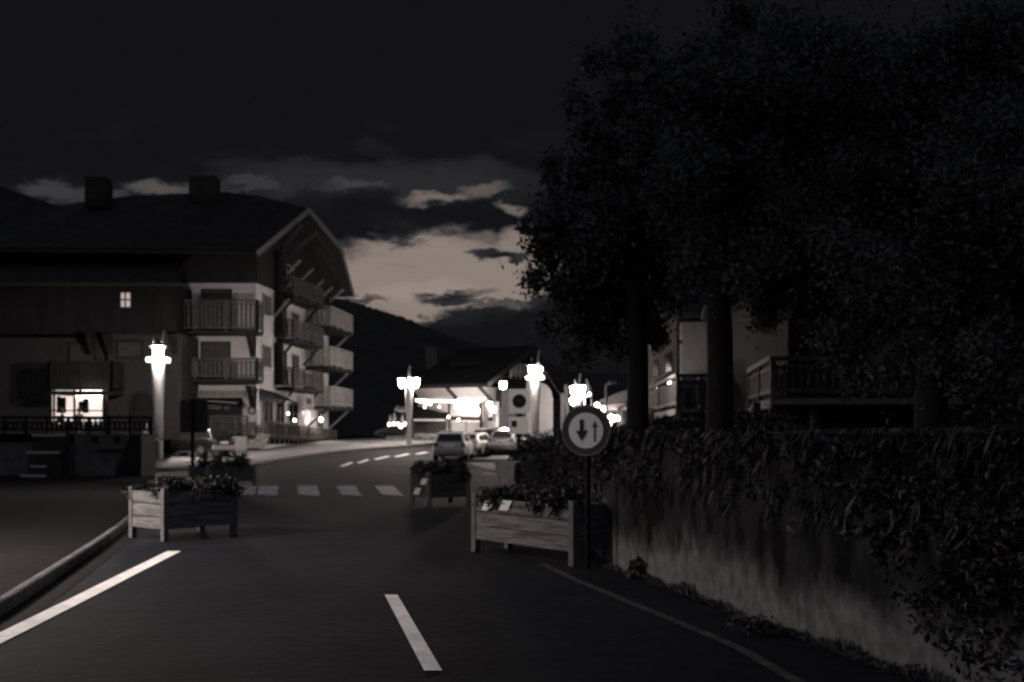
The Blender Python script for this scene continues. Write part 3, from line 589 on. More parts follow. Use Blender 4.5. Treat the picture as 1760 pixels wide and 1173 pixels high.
# seated people silhouetted at the terrace table
def person(label, base, h, top, legs, seated=True, rz=0, hair='cloth'):
    t = root('person', label, 'person', base, rz)
    me = bpy.data.meshes.new('body'); s = h/1.75
    J = [(0, 0, .95), (0, 0, 1.15), (0, 0, 1.42), (0, 0, 1.50), (0, .01, 1.60), (0, .01, 1.72), (.19, 0, 1.40), (.24, .03, 1.14), (.22, .22, .98), (-.19, 0, 1.40), (-.24, .03, 1.14), (-.22, .22, .98), (.1, 0, .92), (.11, .0, .5), (.11, 0, .06), (.11, .14, .04), (-.1, 0, .92), (-.12, .03, .5), (-.13, -.05, .06), (-.13, .09, .04)]
    if seated:
        for i in (13, 14, 15, 17, 18, 19): pass
        J[13] = (.1, .42, .92); J[14] = (.1, .45, .5); J[15] = (.1, .58, .47); J[17] = (-.1, .42, .92); J[18] = (-.1, .45, .5); J[19] = (-.1, .58, .47)
    E = [(0, 1), (1, 2), (2, 3), (3, 4), (4, 5), (2, 6), (6, 7), (7, 8), (2, 9), (9, 10), (10, 11), (0, 12), (12, 13), (13, 14), (14, 15), (0, 16), (16, 17), (17, 18), (18, 19)]
    Rr_ = [.15, .14, .15, .055, .10, .085, .07, .05, .035, .07, .05, .035, .10, .07, .045, .04, .10, .07, .045, .04]
    me.from_pydata([(x*s, y*s, z*s-(.45*s if seated else 0)) for x, y, z in J], E, [])
    me.materials.append(M[top]); o = bpy.data.objects.new('body', me); COL.objects.link(o); o.parent = t
    sk = o.modifiers.new('s', 'SKIN'); 
    for i, r in enumerate(Rr_): me.skin_vertices[0].data[i].radius = (r*s, r*s*.85)
    me.skin_vertices[0].data[0].use_root = True; o.modifiers.new('u', 'SUBSURF').levels = 1
    z = (1.7-(.45 if seated else 0))*s
    MB().ring([(.02, -.12*s), (.09*s, -.08*s), (.115*s, .0), (.10*s, .07*s), (.02, .11*s)], (0, -.02*s, z), 10).build('hair', hair, t, True, world=False)
    return t
tb = root('terrace_table', 'small dark table on the left terrace before the lit room', 'table', (fx(150, 52.6), 52.6, 1.5))
MB().box((0, 0, .74), (1.3, .8, .05)).build('tabletop', 'dark_wood', tb, world=False)
for a_ in (-.55, .55):
    for b_ in (-.32, .32): MB().box((a_, b_, .36), (.06, .06, .72)).build('leg', 'dark_wood', tb, world=False)
person('person in pale top sitting at the terrace table before the lit room', (fx(136, 51.9), 51.9, 1.5), 1.72, 'cream_plaster', 'cloth', True, math.radians(10))
person('person in dark clothes sitting left of the pale-topped one on the terrace', (fx(107, 52.2), 52.2, 1.5), 1.72, 'cloth', 'cloth', True, math.radians(-60))
for lb, px in (('dark chair under the person in the pale top', 136), ('dark chair under the dark-clothed person', 107)):
    c = root('chair', lb, 'chair', (fx(px, 51.95), 51.95, 1.5))
    MB().box((0, 0, .44), (.44, .42, .05)).build('seat', 'dark_wood', c, world=False); MB().box((0, -.22, .72), (.42, .04, .4)).build('backrest', 'dark_wood', c, world=False)
    for a_ in (-.18, .18):
        for b_ in (-.17, .17): MB().box((a_, b_, .21), (.04, .04, .42)).build('leg', 'dark_wood', c, world=False)
# terrace in front of the wing: retaining walls with buttress and steps
tw = root('terrace_wall', 'pale retaining wall with sloping right buttress, carrying the dark-railed left terrace', 'wall', (-14, 34, 0))
q = lambda px, py, d=33.5: P(px, py, d)
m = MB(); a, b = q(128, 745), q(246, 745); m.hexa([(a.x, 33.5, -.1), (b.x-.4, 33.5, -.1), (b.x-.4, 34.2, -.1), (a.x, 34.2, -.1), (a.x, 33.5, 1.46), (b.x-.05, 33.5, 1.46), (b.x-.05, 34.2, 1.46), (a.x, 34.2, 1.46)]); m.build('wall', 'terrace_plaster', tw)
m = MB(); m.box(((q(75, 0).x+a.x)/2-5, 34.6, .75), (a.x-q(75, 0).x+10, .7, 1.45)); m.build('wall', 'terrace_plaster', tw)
m = MB(); m.hexa([(b.x-.95, 33.2, -.1), (b.x+.05, 33.2, -.1), (b.x+.05, 34.6, .1), (b.x-.95, 34.6, .1), (b.x-.35, 33.3, 1.46), (b.x+.02, 33.3, 1.46), (b.x+.02, 34.6, 1.46), (b.x-.35, 34.6, 1.46)]); m.build('buttress', 'dark_wood', tw)
m = MB(); m.hexa([(-45, 34.2, 1.2), (b.x, 34.2, 1.2), (fx(300, 55), 55, 1.2), (-45, 55, 1.2), (-45, 34.2, 1.48), (b.x, 34.2, 1.48), (fx(245, 55), 55, 1.48), (-45, 55, 1.48)]); m.build('terrace_floor', 'ground', tw)
m = MB(); balustrade(m, (q(90, 0).x-7, 34.3, 0), (b.x, 34.3, 0), 1.5, EYE+(745-718)/F*34.3, 60, w=.12, post=14); m.build('railing', 'dark_wood', tw)
MB().box((q(205, 0).x, 33.45, EYE+(745-774.5)/F*33.5), (1.35, .14, .09)).build('ledge', 'dark_wood', tw)
for px in (165, 203, 235): MB().box((q(px, 0).x, 33.42, 1.3), (.12, .16, .22)).build('beam_end', 'dark_wood', tw)
st = root('stone_steps', 'short flight of stone steps with painted-lit edges at the left end of the terrace wall', 'steps', (q(102, 0).x, 32.6, 0))
for i, py in enumerate((748, 777, 800, 815)):
    z = EYE+(745-py)/F*33; MB().box((q(100, 0).x, 33.0-.35*i, z/2), (1.05 if i < 2 else .5+.3*(i == 3), .36, max(z, .12))).build('step', 'wing_plaster', st); MB().box((q(100, 0).x, 32.8-.35*i, max(z, .12)-.01), (1.07 if i < 2 else .5+.3*(i == 3), .06, .07)).build('lit_step_edge', 'plaster', st)  # bright edge strips paint the light caught by the dark steps
pl = root('stone_pillar', 'narrow bright pillar lit by the nearest lamp, left of its post', 'pillar', (P(252, 0, 48.6).x, 48.6, .3))
MB().hexa([P(250, 812, 48.6)+Vector((0, -.1, 0)), P(259, 812, 48.6)+Vector((0, -.1, 0)), P(259, 812, 48.6)+Vector((0, .3, 0)), P(250, 812, 48.6)+Vector((0, .3, 0)), P(250.5, 765, 48.6)+Vector((0, -.1, 0)), P(257, 758, 48.6)+Vector((0, -.1, 0)), P(257, 758, 48.6)+Vector((0, .3, 0)), P(250.5, 765, 48.6)+Vector((0, .3, 0))]).build('shaft', 'plaster', pl)
MB().hexa([P(245.5, 745, 48.2), P(255, 745, 48.2), P(255, 745, 48.6), P(245.5, 745, 48.6), P(247, 732, 48.2), P(255, 725, 48.2), P(255, 725, 48.6), P(247, 732, 48.6)]).build('pillar_head', 'plaster', pl)
MB().box((P(251, 0, 48.6).x, 48.75, .9), (.08, .08, 1.7)).build('core', 'grey_metal', pl)

# ---------------------------------------------------------------- cars
def car(label, loc, rz, paint, van=False, L=3.9, Wd=.80, group='parked cars', Hs=1.0):
    t = root('parked_car', label, 'car', loc, rz, group)
    h = L/2; 
    st_ = [(-h, .40, .78, .86), (-h+.08, .28, .90, .96), (-h+.5, .22, .97, 1.0), (-.3, .20, .96, 1.0), (.65, .20, .94, 1.0), (1.15, .22, .90, .99), (h-.35, .24, .76, .95), (h-.08, .28, .68, .90), (h, .38, .58, .82)]
    vs, fs = [], []; k = 10
    for (y, zb, ztp, ws) in st_:
        w = Wd*ws; zt_ = ztp*Hs
        half = [(w*.86, zb), (w*.98, zb+.10), (w*1.02, zb+(zt_-zb)*.55), (w*.98, zt_-.07), (w*.88, zt_)]
        vs += [(x, y, z) for x, z in half] + [(-x, y, z) for x, z in half[::-1]]
    for j in range(len(st_)-1):
        for i in range(k): fs.append((j*k+i, j*k+(i+1) % k, (j+1)*k+(i+1) % k, (j+1)*k+i))
    fs += [tuple(range(k)), tuple((len(st_)-1)*k+i for i in range(k))[::-1]]
    MB().add(vs, fs).build('body', paint, t, True, bevel=.02, world=False)
    rz1 = 1.42*Hs
    zb = .93*Hs; bw, rw = Wd*.90, Wd*.74
    ry0, ry1, fy1, fy0 = -h+.06, -h+.38 if not van else -h+.15, .30, 1.12
    base = [(-bw, ry0, zb), (bw, ry0, zb), (bw, fy0, zb-.03), (-bw, fy0, zb-.03)]; top = [(-rw, ry1, rz1-.06), (rw, ry1, rz1-.06), (rw, fy1, rz1), (-rw, fy1, rz1)]
    mid = [(-rw, (ry1+fy1)/2, rz1+.03), (rw, (ry1+fy1)/2, rz1+.03)]
    g = MB().add(base+top+mid, [(0, 1, 5, 4), (1, 2, 6, 9, 5), (2, 3, 7, 6), (3, 0, 4, 8, 7), (4, 5, 9, 8), (8, 9, 6, 7)]); g.build('cabin', paint, t, bevel=.05, world=False)
    def pane(a, b, c, d, u0, u1, v0_, v1_, nm, o=.014, m_='window_glass'):
        a, b, c, d = [Vector(q) for q in (a, b, c, d)]; f_ = lambda U, V_: a.lerp(b, U).lerp(d.lerp(c, U), V_)
        q = [f_(u0, v0_), f_(u1, v0_), f_(u1, v1_), f_(u0, v1_)]; n_ = (q[1]-q[0]).cross(q[3]-q[0]).normalized()
        MB().slab([p+n_*o for p in q], .01).build(nm, m_, t, world=False)
    pane(base[0], base[1], top[1], top[0], .08, .92, .08, .90, 'rear_window'); pane(base[2], base[3], top[3], top[2], .05, .95, .08, .92, 'windscreen')
    for (a, b, c, d) in ((base[1], base[2], top[2], top[1]), (base[3], base[0], top[0], top[3])):
        pane(a, b, c, d, .10, .48, .10, .88, 'side_window'); pane(a, b, c, d, .52, .86, .10, .88, 'side_window')
    MB().box((0, -h-.02, .46), (Wd*1.86, .16, .24)).build('bumper', 'bumper', t, bevel=.05, world=False)
    MB().box((0, h-.02, .42), (Wd*1.78, .16, .24)).build('bumper', 'bumper', t, bevel=.05, world=False)
    MB().box((0, -h-.01 + (.0), .70), (.5, .03, .11)).build('number_plate', 'white_face', t, world=False)
    for sg in (-1, 1):
        MB().box((sg*Wd*.80, -h+.02, .80*Hs), (.2, .10, .20)).build('tail_light', 'tail_lens', t, bevel=.03, world=False)
        MB().box((sg*Wd*.72, h-.08, .60), (.30, .16, .14)).build('headlight', 'tail_lens', t, bevel=.04, world=False)
        MB().box((sg*(Wd*1.08), .85, .98*Hs), (.18, .10, .13)).build('mirror', paint, t, bevel=.03, world=False)
        for y in (-h+.72, h-.72):
            w = MB().ring([(.22, -.1), (.30, -.09), (.31, 0), (.30, .09), (.22, .1)], (sg*(Wd-.08), y, .31), 20, ax='X').build('wheel', 'tyre', t, True, world=False)
            MB().ring([(.2, -.11), (.2, .11)], (sg*(Wd-.08), y, .31), 14, ax='X').build('rim', 'rim', w, world=False)
    return t
zc = lambda d: gz(d)
car('pale grey hatchback seen from behind, nearest car by the road below the restaurant', ((777-880)/F*46.5, 48.4, gz(47)), math.radians(-4), 'car_dark', L=3.9, Wd=.80, Hs=.97)
car('black car parked side on beside the nearest street lamp, before the shop', ((331-880)/F*49.5, 49.5, gz(49)+.11), math.radians(62), 'car_black', L=4.2, Wd=.82)
for i, (px, d, r, m_, hs_, lb) in enumerate([(816, 52.5, -14, 'car_silver', .80, 'silver car directly beyond the pale grey hatchback, first in the forecourt row'),
        (848, 57, -20, 'car_white', .88, 'white car in the forecourt row, second behind the pale grey hatchback'),
        (866, 55.5, -22, 'car_black', .9, 'dark car in the forecourt row, left neighbour of the last car'),
        (886, 53, -24, 'car_silver', .92, 'silver car at the right end of the forecourt row beside the sign post')]):
    car(lb, ((px-880)/F*d, d, gz(d)+.07), math.radians(r), m_, L=3.8, Wd=.76, Hs=hs_)
car('small pale car far left of the two-lantern lamp, by the low white wall', ((684-880)/F*90, 90, gz(90)), math.radians(78), 'car_silver', L=3.9, Wd=.8)

# ---------------------------------------------------------------- restaurant in the centre
KS = 1.22     # the restaurant stands about 71-85 m away
rs = root('restaurant_building', 'restaurant with wide dark roof, bright sheltered terrace and pale gable wall, centre', 'building', (0, 64, .7))
E0, AP, E1 = P(838, 659, 58), P(921, 594, 63.5), P(966, 682, 69)
lv = Vector((-.898, .44, 0)); L_ = 5.6
m = MB(); m.slab([E0+lv*L_, E0, AP, AP+lv*L_], .2); m.slab([AP, E1, E1+lv*L_, AP+lv*L_], .2); rf2 = m.build('roof', 'slate', rs)
m = MB(); m.beam(E0+Vector((0, -.06, -.12)), AP+Vector((0, -.06, -.12)), .08, .26); m.beam(AP+Vector((0, -.06, -.12)), E1+Vector((0, -.06, -.12)), .08, .22); m.beam(E0+Vector((0, -.08, -.12)), E0+lv*L_+Vector((0, -.08, -.12)), .08, .2); m.build('bargeboard', 'dark_wood', rs)
cb_ = P(742, 612, 64); MB().box((cb_.x, 64, cb_.z-.2), (.72, .7, 1.5)).build('chimney', 'dark_wood', rf2)
MB().slab([P(772, 626, 61.5), P(838, 622, 61.5), P(838, 606, 64.0), P(776, 606, 64.0)], .12).build('dormer', 'slate', rf2)
# gable wall (inset under the verge)
gn = Vector((.898, -.44, 0)); gi = -gn*.9; gd = (E1-E0); gd.z = 0; gd.normalize()
w0 = Vector((E0.x, E0.y, 0))+gi+gd*1.0; w1 = Vector((E1.x, E1.y, 0))+gi-gd*1.0; wm = Vector((AP.x, AP.y, 0))+gi
zl = 4.3
m = MB(); m.add([w0+Vector((0, 0, .4)), w1+Vector((0, 0, .4)), w1+Vector((0, 0, zl)), w0+Vector((0, 0, zl))]+[p+lv*4.4 for p in (w0+Vector((0, 0, .4)), w1+Vector((0, 0, .4)), w1+Vector((0, 0, zl)), w0+Vector((0, 0, zl)))],
    [(0, 1, 2, 3), (7, 6, 5, 4), (0, 3, 7, 4), (1, 5, 6, 2), (3, 2, 6, 7)]); m.build('wall', 'plaster', rs)
m = MB(); e = gn*.06; m.slab([w0+e+Vector((0, 0, 4.7)), w1+e+Vector((0, 0, 4.0)), w1+e+Vector((0, 0, 4.7)), wm+e+Vector((0, 0, 6.85))], .1); m.build('gable_cladding', 'dark_wood', rs)
for t0, z0, z1, w_ in ((2.0, 3.1, 4.2, .8), (5.2, 1.0, 2.9, .9), (7.0, 1.2, 2.6, .6)):
    a = w0+gd*t0+gn*.03; MB().slab([a+Vector((0, 0, z0)), a+gd*w_+Vector((0, 0, z0)), a+gd*w_+Vector((0, 0, z1)), a+Vector((0, 0, z1))], .04).build('window', 'shutter', rs)
b0 = w0+gd*2.6; m = MB(); m.slab([b0+Vector((0, 0, 5.0)), b0+gn*.8+Vector((0, 0, 5.0)), b0+gn*.8+gd*2.2+Vector((0, 0, 5.0)), b0+gd*2.2+Vector((0, 0, 5.0))], .12); bo = m.build('balcony', 'dark_wood', rs)
m = MB(); balustrade(m, b0+gn*.8, b0+gn*.8+gd*2.2, 5.0, 5.85, 12, post=3); m.build('railing', 'rail_wood', bo)
# sheltered front: pale back wall and lit sloping soffit panels between dark beams
f0 = P(834, 745, 59.6); f0.z = 0; f1 = f0+lv*7.2; f1.z = 0
zs1, zs0 = 4.35, 3.35
fo = Vector((0, 0, 0))
ez = lambda s, z, o=0: Vector((E0.x, E0.y, 0))+lv*s+Vector((-.44, -.898, 0))*(-o)*-1+Vector((0, 0, z))
def EV(s, z, back): p = Vector((E0.x, E0.y, 0))+lv*s+Vector((.44, .898, 0))*back; p.z = z; return p
m = MB(); m.slab([EV(.5, zs0, 1.6), EV(.5, 4.28, .25), EV(5.3, 4.28, .25), EV(5.3, zs0, 1.6)][::-1], .05); m.build('soffit', 'cream_plaster', rs)
for s_ in (.63, 2.85): MB().beam(EV(s_, 4.25, .1), EV(s_-.35, zs0-.1, 1.45), .14, .16).build('beam', 'dark_wood', rs)
m = MB(); m.slab([EV(.2, .6, 1.9), EV(.2, 3.4, 1.9), EV(2.9, 3.4, 1.9), EV(2.9, .6, 1.9)][::-1], .1); m.build('front_wall', 'cream_plaster', rs)
# wide luminous sign box and lamp cluster
o = P(795, 689, 58.6); MB().box(o, (.62, .1, .22), math.radians(-26)).build('sign_light', 'sign_glow', rs, bevel=.04)
o = P(865, 662, 57.6); lt = MB().ring([(.04, -.22), (.14, -.18), (.18, -.02), (.19, .16)], o, 12).build('wall_lantern', 'wall_lantern_glass', rs, True)
MB().ring([(.21, .165), (.19, .22), (.05, .32)], o, 12).build('lantern_cap', 'black_metal', lt); MB().beam(o+Vector((0, 0, .3)), o+Vector((-.3, .5, .32)), .04, .04).build('bracket', 'black_metal', lt)
for px, py, sx, sz in ((789, 700, .55, .32), (786, 696, .3, .25), (797, 698, .3, .3), (823, 707, .22, .30)):
    o = P(px, py, 58.2); MB().ring([(.02, -sz/2), (sx*.4, -sz*.35), (sx*.5, 0), (sx*.4, sz*.35), (.02, sz/2)], o, 12).build('terrace_lamp', 'sign_glow', rs, True)
# dark beam over the windbreak, posts
m = MB(); m.beam(P(770, 719, 57.2), P(852, 721, 57.4), .14, .22); m.build('fascia', 'shutter', rs)
for px in (826, 849, 772): MB().beam(P(px, 768, 57.3), P(px, 692, 57.3), .14, .14).build('post', 'dark_wood' if px != 849 else 'log', rs)
mn = root('menu_board', 'small glowing square menu box on the restaurant wall beside the white column', 'sign', P(847, 704, 57.0))
MB().box(P(847, 704, 57.0), (.32, .06, .34)).build('light_panel', 'sign_glow', mn, bevel=.03)
m = MB(); m.box(P(847, 704, 57.05), (.42, .06, .44)); m.build('frame', 'black_metal', mn)
cl = root('white_column', 'thick white column with a curved arm holding a lamp, by the restaurant corner', 'column', P(834, 770, 57.0))
MB().tube([P(834, 770, 57), P(834, 700, 57), P(835, 692, 57), P(841, 690, 57)], [.17, .17, .15, .10], 12).build('shaft', 'plaster', cl, True)
MB().ring([(.02, -.18), (.14, -.12), (.17, .08)], P(841, 694, 56.9), 10).build('lamp_glass', 'sign_glow', cl, True)
wb = root('windbreak', 'tall pale clear-sheet windbreak screens enclosing the restaurant terrace', 'screen', P(810, 772, 56.6))
for x0, x1 in ((776, 800), (801, 824), (829, 850)):
    o = MB(); o.slab([P(x0, 770, 56.9), P(x1, 770, 56.9), P(x1, 725, 56.9), P(x0, 725, 56.9)], .03); o.build('sheet', 'clear_sheet', wb)
    m = MB(); m.beam(P(x0, 770, 56.85), P(x0, 724, 56.85), .05, .05); m.build('frame_post', 'shutter', wb)
m = MB(); m.beam(P(775, 770, 56.83), P(851, 770, 56.83), .06, .08); m.build('bottom_rail', 'shutter', wb)
for i, (px, py) in enumerate(((788, 742), (812, 740), (838, 742), (800, 760), (828, 758))):
    MB().ring([(.02, -.12), (.10, -.05), (.10, .06), (.02, .12)], P(px, py, 57.9), 10).build('hidden_fill_lamp', 'hidden_fill_glow', wb, True)  # unseen lamps added behind the sheets to brighten them
aw = root('terrace_awning', 'dark canopy over an unlit terrace bay between the two-lantern lamp and restaurant', 'awning', P(740, 760, 59))
m = MB(); m.slab([P(716, 698, 61.5), P(776, 705, 61.5), P(765, 722, 58.5), P(711, 721, 58.5)], .06); m.build('canopy', 'dark_canvas', aw)
m = MB(); m.slab([P(711, 720.5, 58.4), P(765, 721, 58.4), P(765, 724, 58.4), P(711, 723.5, 58.4)], .04); m.build('valance', 'canvas', aw)
for px in (712, 764): MB().beam(P(px, 762, 58.5), P(px, 722, 58.5), .09, .09).build('post', 'dark_wood', aw)
m = MB(); m.slab([P(712, 760, 59.5), P(768, 760, 59.5), P(768, 716, 59.5), P(713, 715, 59.5)], .08); m.build('back_panel', 'dark_wood', aw)
m = MB(); m.slab([P(712, 757, 58.4), P(762, 757, 58.4), P(762, 746, 58.4), P(712, 745, 58.4)], .06); m.build('parapet', 'wood', aw)
# string lights
sl = root('string_lights', 'bright string of bulbs swagging under the restaurant eave', 'string lights', P(770, 688, 58.0))
w_ = MB(); pts = [P(716+(832-716)*i/24, 686+1.8*math.sin(i/24*math.pi)-.5*(i > 20)*(i-20), 57.9) for i in range(25)]; w_.tube(pts, .012, 5); w_.build('wire', 'black_metal', sl)
for p in pts: MB().ring([(.01, -.06), (.05, -.03), (.05, .02), (.01, .06)], p+Vector((0, 0, -.07)), 8).build('bulb', 'bulb_glow', sl, True)
sl2 = root('string_lights', 'short slanting string of bulbs from the left end of the eave down over the canopy', 'string lights', P(740, 693, 57.6))
pts = [P(716+44*i/9, 687+12.0*i/9, 57.7) for i in range(10)]; MB().tube(pts, .012, 5).build('wire', 'black_metal', sl2)
for p in pts[:6]+pts[8:9]: MB().ring([(.01, -.05), (.04, -.03), (.04, .02), (.01, .05)], p+Vector((0, 0, -.06)), 8).build('bulb', 'sign_glow', sl2, True)
sl3 = root('string_lights', 'string of bulbs rising from the lamp cluster to the bright corner', 'string lights', P(815, 692, 57.6))
pts = [P(799+30*i/7, 697-11*i/7, 57.6) for i in range(8)]; MB().tube(pts, .012, 5).build('wire', 'black_metal', sl3)
for p in pts: MB().ring([(.01, -.05), (.045, -.03), (.045, .02), (.01, .05)], p+Vector((0, 0, -.06)), 8).build('bulb', 'bulb_glow', sl3, True)
# little lights, tables and planters before the restaurant
for i, (px, py, d, e_, lb) in enumerate([(730, 700, 57.5, 'small_bulb', 'tiny lamp at the top left corner of the dark canopy'), (771, 717, 56.6, 'sign_glow', 'small round lamp at the left end of the windbreak fascia'),
        (788, 722, 56.6, 'small_bulb', 'small oval lamp under the windbreak fascia')]):
    lm = root('fairy_lamp', lb, 'lamp', P(px, py, d)); MB().ring([(.01, -.07), (.06, -.04), (.07, .02), (.01, .08)], P(px, py, d), 9).build('glass', e_, lm, True); MB().beam(P(px, py, d)+Vector((0, 0, .07)), P(px, py, d)+Vector((0, .4, .2)), .02, .02).build('hook', 'black_metal', lm)
KS = 1.0
m = root('low_wall', 'low white wall with pale stone coping at the far left of the two-lantern lamp', 'wall', P(682, 762, 74))
MB().hexa([P(664, 763, 74), P(700, 764, 74), P(700, 764, 75), P(664, 763, 75), P(664, 753, 74), P(700, 750, 74), P(700, 750, 75), P(664, 753, 75)]).build('wall', 'plaster', m)
MB().beam(P(663, 752, 73.9), P(701, 749, 73.9), .3, .1).build('coping', 'stone', m)
KS = 1.0
for lb, px, d in (('white flower trough at the foot of the dark canopy parapet', 722, 68), ('white flower trough between the parapet and pale grey hatchback', 742, 68)):
    o = root('flower_trough', lb, 'planter', P(px, 765, d), 0, 'white flower troughs by the restaurant'); c = P(px, 760, d)
    MB().hexa([c+Vector(k) for k in ((-.25, -.2, -.35), (.25, -.2, -.35), (.25, .2, -.35), (-.25, .2, -.35), (-.32, -.25, .1), (.32, -.25, .1), (.32, .25, .1), (-.32, .25, .1))]).build('trough', 'plaster', o)
    rg = np.random.default_rng(int(px)); C = np.array(c)+rg.normal(0, (.2, .15, .1), (160, 3))+np.array([0, 0, .2]); V, Q = leaves(C, .06, rng=rg); npmesh('plants', V, Q, 'leaf_mid', o, off=o.location)
# far pavilion left of lamp B
pv = root('far_pavilion', 'small distant lit stall with pale curved canopy left of the two-lantern lamp', 'stall', P(684, 745, 84))
MB().tube([P(680, 701, 84), P(686, 704, 84), P(700, 704, 84)], .25, 8).build('canopy_edge', 'canvas', pv, True)
MB().slab([P(668, 745, 85), P(702, 745, 85), P(702, 715, 85), P(668, 718, 85)], .1).build('back_wall', 'shutter', pv)
for px, py, s_ in ((671, 720, .5), (678, 716, .7), (692, 718, .55)): MB().hexa([P(px-3, py+8, 84), P(px+3, py+8, 84), P(px+3, py+8, 84.6), P(px-3, py+8, 84.6), P(px-1.5, py-6, 84), P(px+1, py-6, 84), P(px+1, py-6, 84.6), P(px-1.5, py-6, 84.6)]).build('parasol', 'canvas', pv)
for px, py in ((669, 730), (677, 729), (684, 729), (690, 733), (696, 729), (688, 733)): MB().ring([(.01, -.14), (.12, -.05), (.12, .06), (.01, .14)], P(px, py, 83.5), 8).build('lamp', 'sign_glow' if py == 733 else 'small_bulb', pv, True)
# white house with rounded gable right of lamp C
wh = root('white_house', 'pale house end with rounded top just right of the lamp behind the sign panel', 'building', P(935, 745, 72))
pts = [P(a_, b_, 66) for a_, b_ in ((905, 752), (946, 752), (946, 690), (943, 676), (936, 667), (926, 663), (905, 660))]
MB().slab(pts, -4).build('wall', 'plaster', wh); MB().slab([P(929, 722, 65.9), P(934, 722, 65.9), P(934, 702, 65.9), P(929, 702, 65.9)], -.06).build('window', 'window_glass', wh)
m = root('cable', 'thin cable running down from the lamp behind the sign panel to the far lamp', 'cable', P(935, 636, 51)); MB().tube([P(929, 628, 51), P(945, 652, 54), P(962, 680, 58), P(985, 700, 62)], .025, 6).build('wire', 'shutter', m)

# ---------------------------------------------------------------- right of the round sign: pergola, kiosk, chalets
pg = root('timber_pergola', 'pale timber posts and slanting braces left of the farthest street lamp', 'pergola', P(972, 745, 58))
for (a, b, c, d_, w_) in ((967, 740, 967, 676, .22), (976, 735, 973, 662, .2), (978, 715, 995, 697, .14), (1000, 730, 1000, 690, .2)): MB().beam(P(a, b, 58), P(c, d_, 58), w_, w_).build('beam', 'cream_plaster', pg)
MB().beam(P(965, 694, 58), P(980, 693, 58), .1, .12).build('beam', 'rail_wood', pg)
for sx, lb in ((1, 'slanting pale ski-shaped plank right of the farthest street lamp'),):
    o = root('decor_plank', lb, 'plank', P(1010, 745, 60)); MB().tube([P(1018, 700, 60), P(1013, 668, 60), P(1008, 652, 60)], [.12, .13, .06], 8).build('plank', 'cream_plaster', o, True)
    MB().tube([P(1018, 750, 60), P(1018, 700, 60)], .07, 8).build('stake', 'dark_wood', o, True)
tl = root('tube_light', 'upright bright white tube light just above the round sign', 'lamp', P(1007, 745, 57)); MB().tube([P(1007, 699, 57), P(1007, 681, 57)], .075, 10).build('tube', 'tube_glow', tl, True); MB().tube([P(1007, 745, 57.1), P(1007, 700, 57.1)], .05, 8).build('stake', 'dark_wood', tl, True)
MB().ring([(.02, -.1), (.1, 0), (.02, .1)], P(1013, 678, 57), 8).build('globe', 'tube_glow', tl, True)
hl = root('hanging_lantern', 'cup lantern glowing low on the left of the farthest street lamp', 'lantern', P(985, 690, 60)); MB().ring([(.03, -.2), (.14, -.14), (.18, .02), (.18, .16)], P(985, 690, 60), 12).build('glass', 'wall_lantern_glass', hl, True); MB().ring([(.2, .17), (.05, .3)], P(985, 690, 60), 12).build('cap', 'black_metal', hl); MB().beam(P(985, 680, 60), P(993, 680, 62), .04, .04).build('arm', 'black_metal', hl)
kk = root('kiosk', 'small bright open kiosk with sloping grey roof right of the round sign', 'kiosk', P(1050, 740, 50))
MB().slab([P(1020, 694, 51), P(1078, 690, 49), P(1078, 670, 50), P(1040, 684, 51.5)], .1).build('roof', 'shutter', kk)
MB().slab([P(1022, 708, 51), P(1077, 704, 49.6), P(1077, 690, 49.6), P(1022, 694, 51)], .1).build('fascia', 'plaster', kk)
MB().slab([P(1044, 745, 51.5), P(1080, 745, 51.5), P(1080, 700, 51.5), P(1044, 700, 51.5)], .08).build('back_wall', 'wood', kk)
for px in (1044, 1062, 1068, 1079): MB().beam(P(px, 745, 50), P(px, 700, 50), .09, .09).build('post', 'rail_wood', kk)
MB().beam(P(1062, 703, 48.9), P(1077, 697, 48.6), .2, .18).build('rafter', 'plaster', kk)
m = MB()
for a, b, c, d_ in ((1045, 717, 1063, 717), (1050, 712, 1050, 733), (1063, 717, 1063, 723), (1050, 723, 1062, 724), (1052, 729, 1062, 729)): m.beam(P(a, b, 49.6), P(c, d_, 49.6), .1, .12)
m.build('neon_sign', 'sign_glow', kk)
MB().ring([(.02, -.14), (.12, -.05), (.13, .06), (.02, .14)], P(1026, 697, 49.5), 10).build('lamp', 'sign_glow', kk, True); MB().ring([(.02, -.14), (.12, -.05), (.13, .06), (.02, .14)], P(1038, 703, 49.5), 10).build('lamp', 'sign_glow', kk, True)
MB().beam(P(1060, 733, 49.3), P(1077, 724, 48.8), .08, .1).build('counter_rail', 'plaster', kk); MB().box(P(1056, 738, 49.4), (.6, .3, .3)).build('counter', 'plaster', kk)
ar = root('arm_light', 'tall thin post with short curved arm and dim head above the kiosk', 'street lamp', P(1042, 745, 49))
MB().tube([P(1042, 745, 49), P(1042, 662, 49), P(1048, 660, 49)], .05, 8).build('post', 'rail_wood', ar, True); MB().box(P(1054, 658, 48.8), (.36, .2, .12)).build('head', 'cream_plaster', ar, bevel=.03)

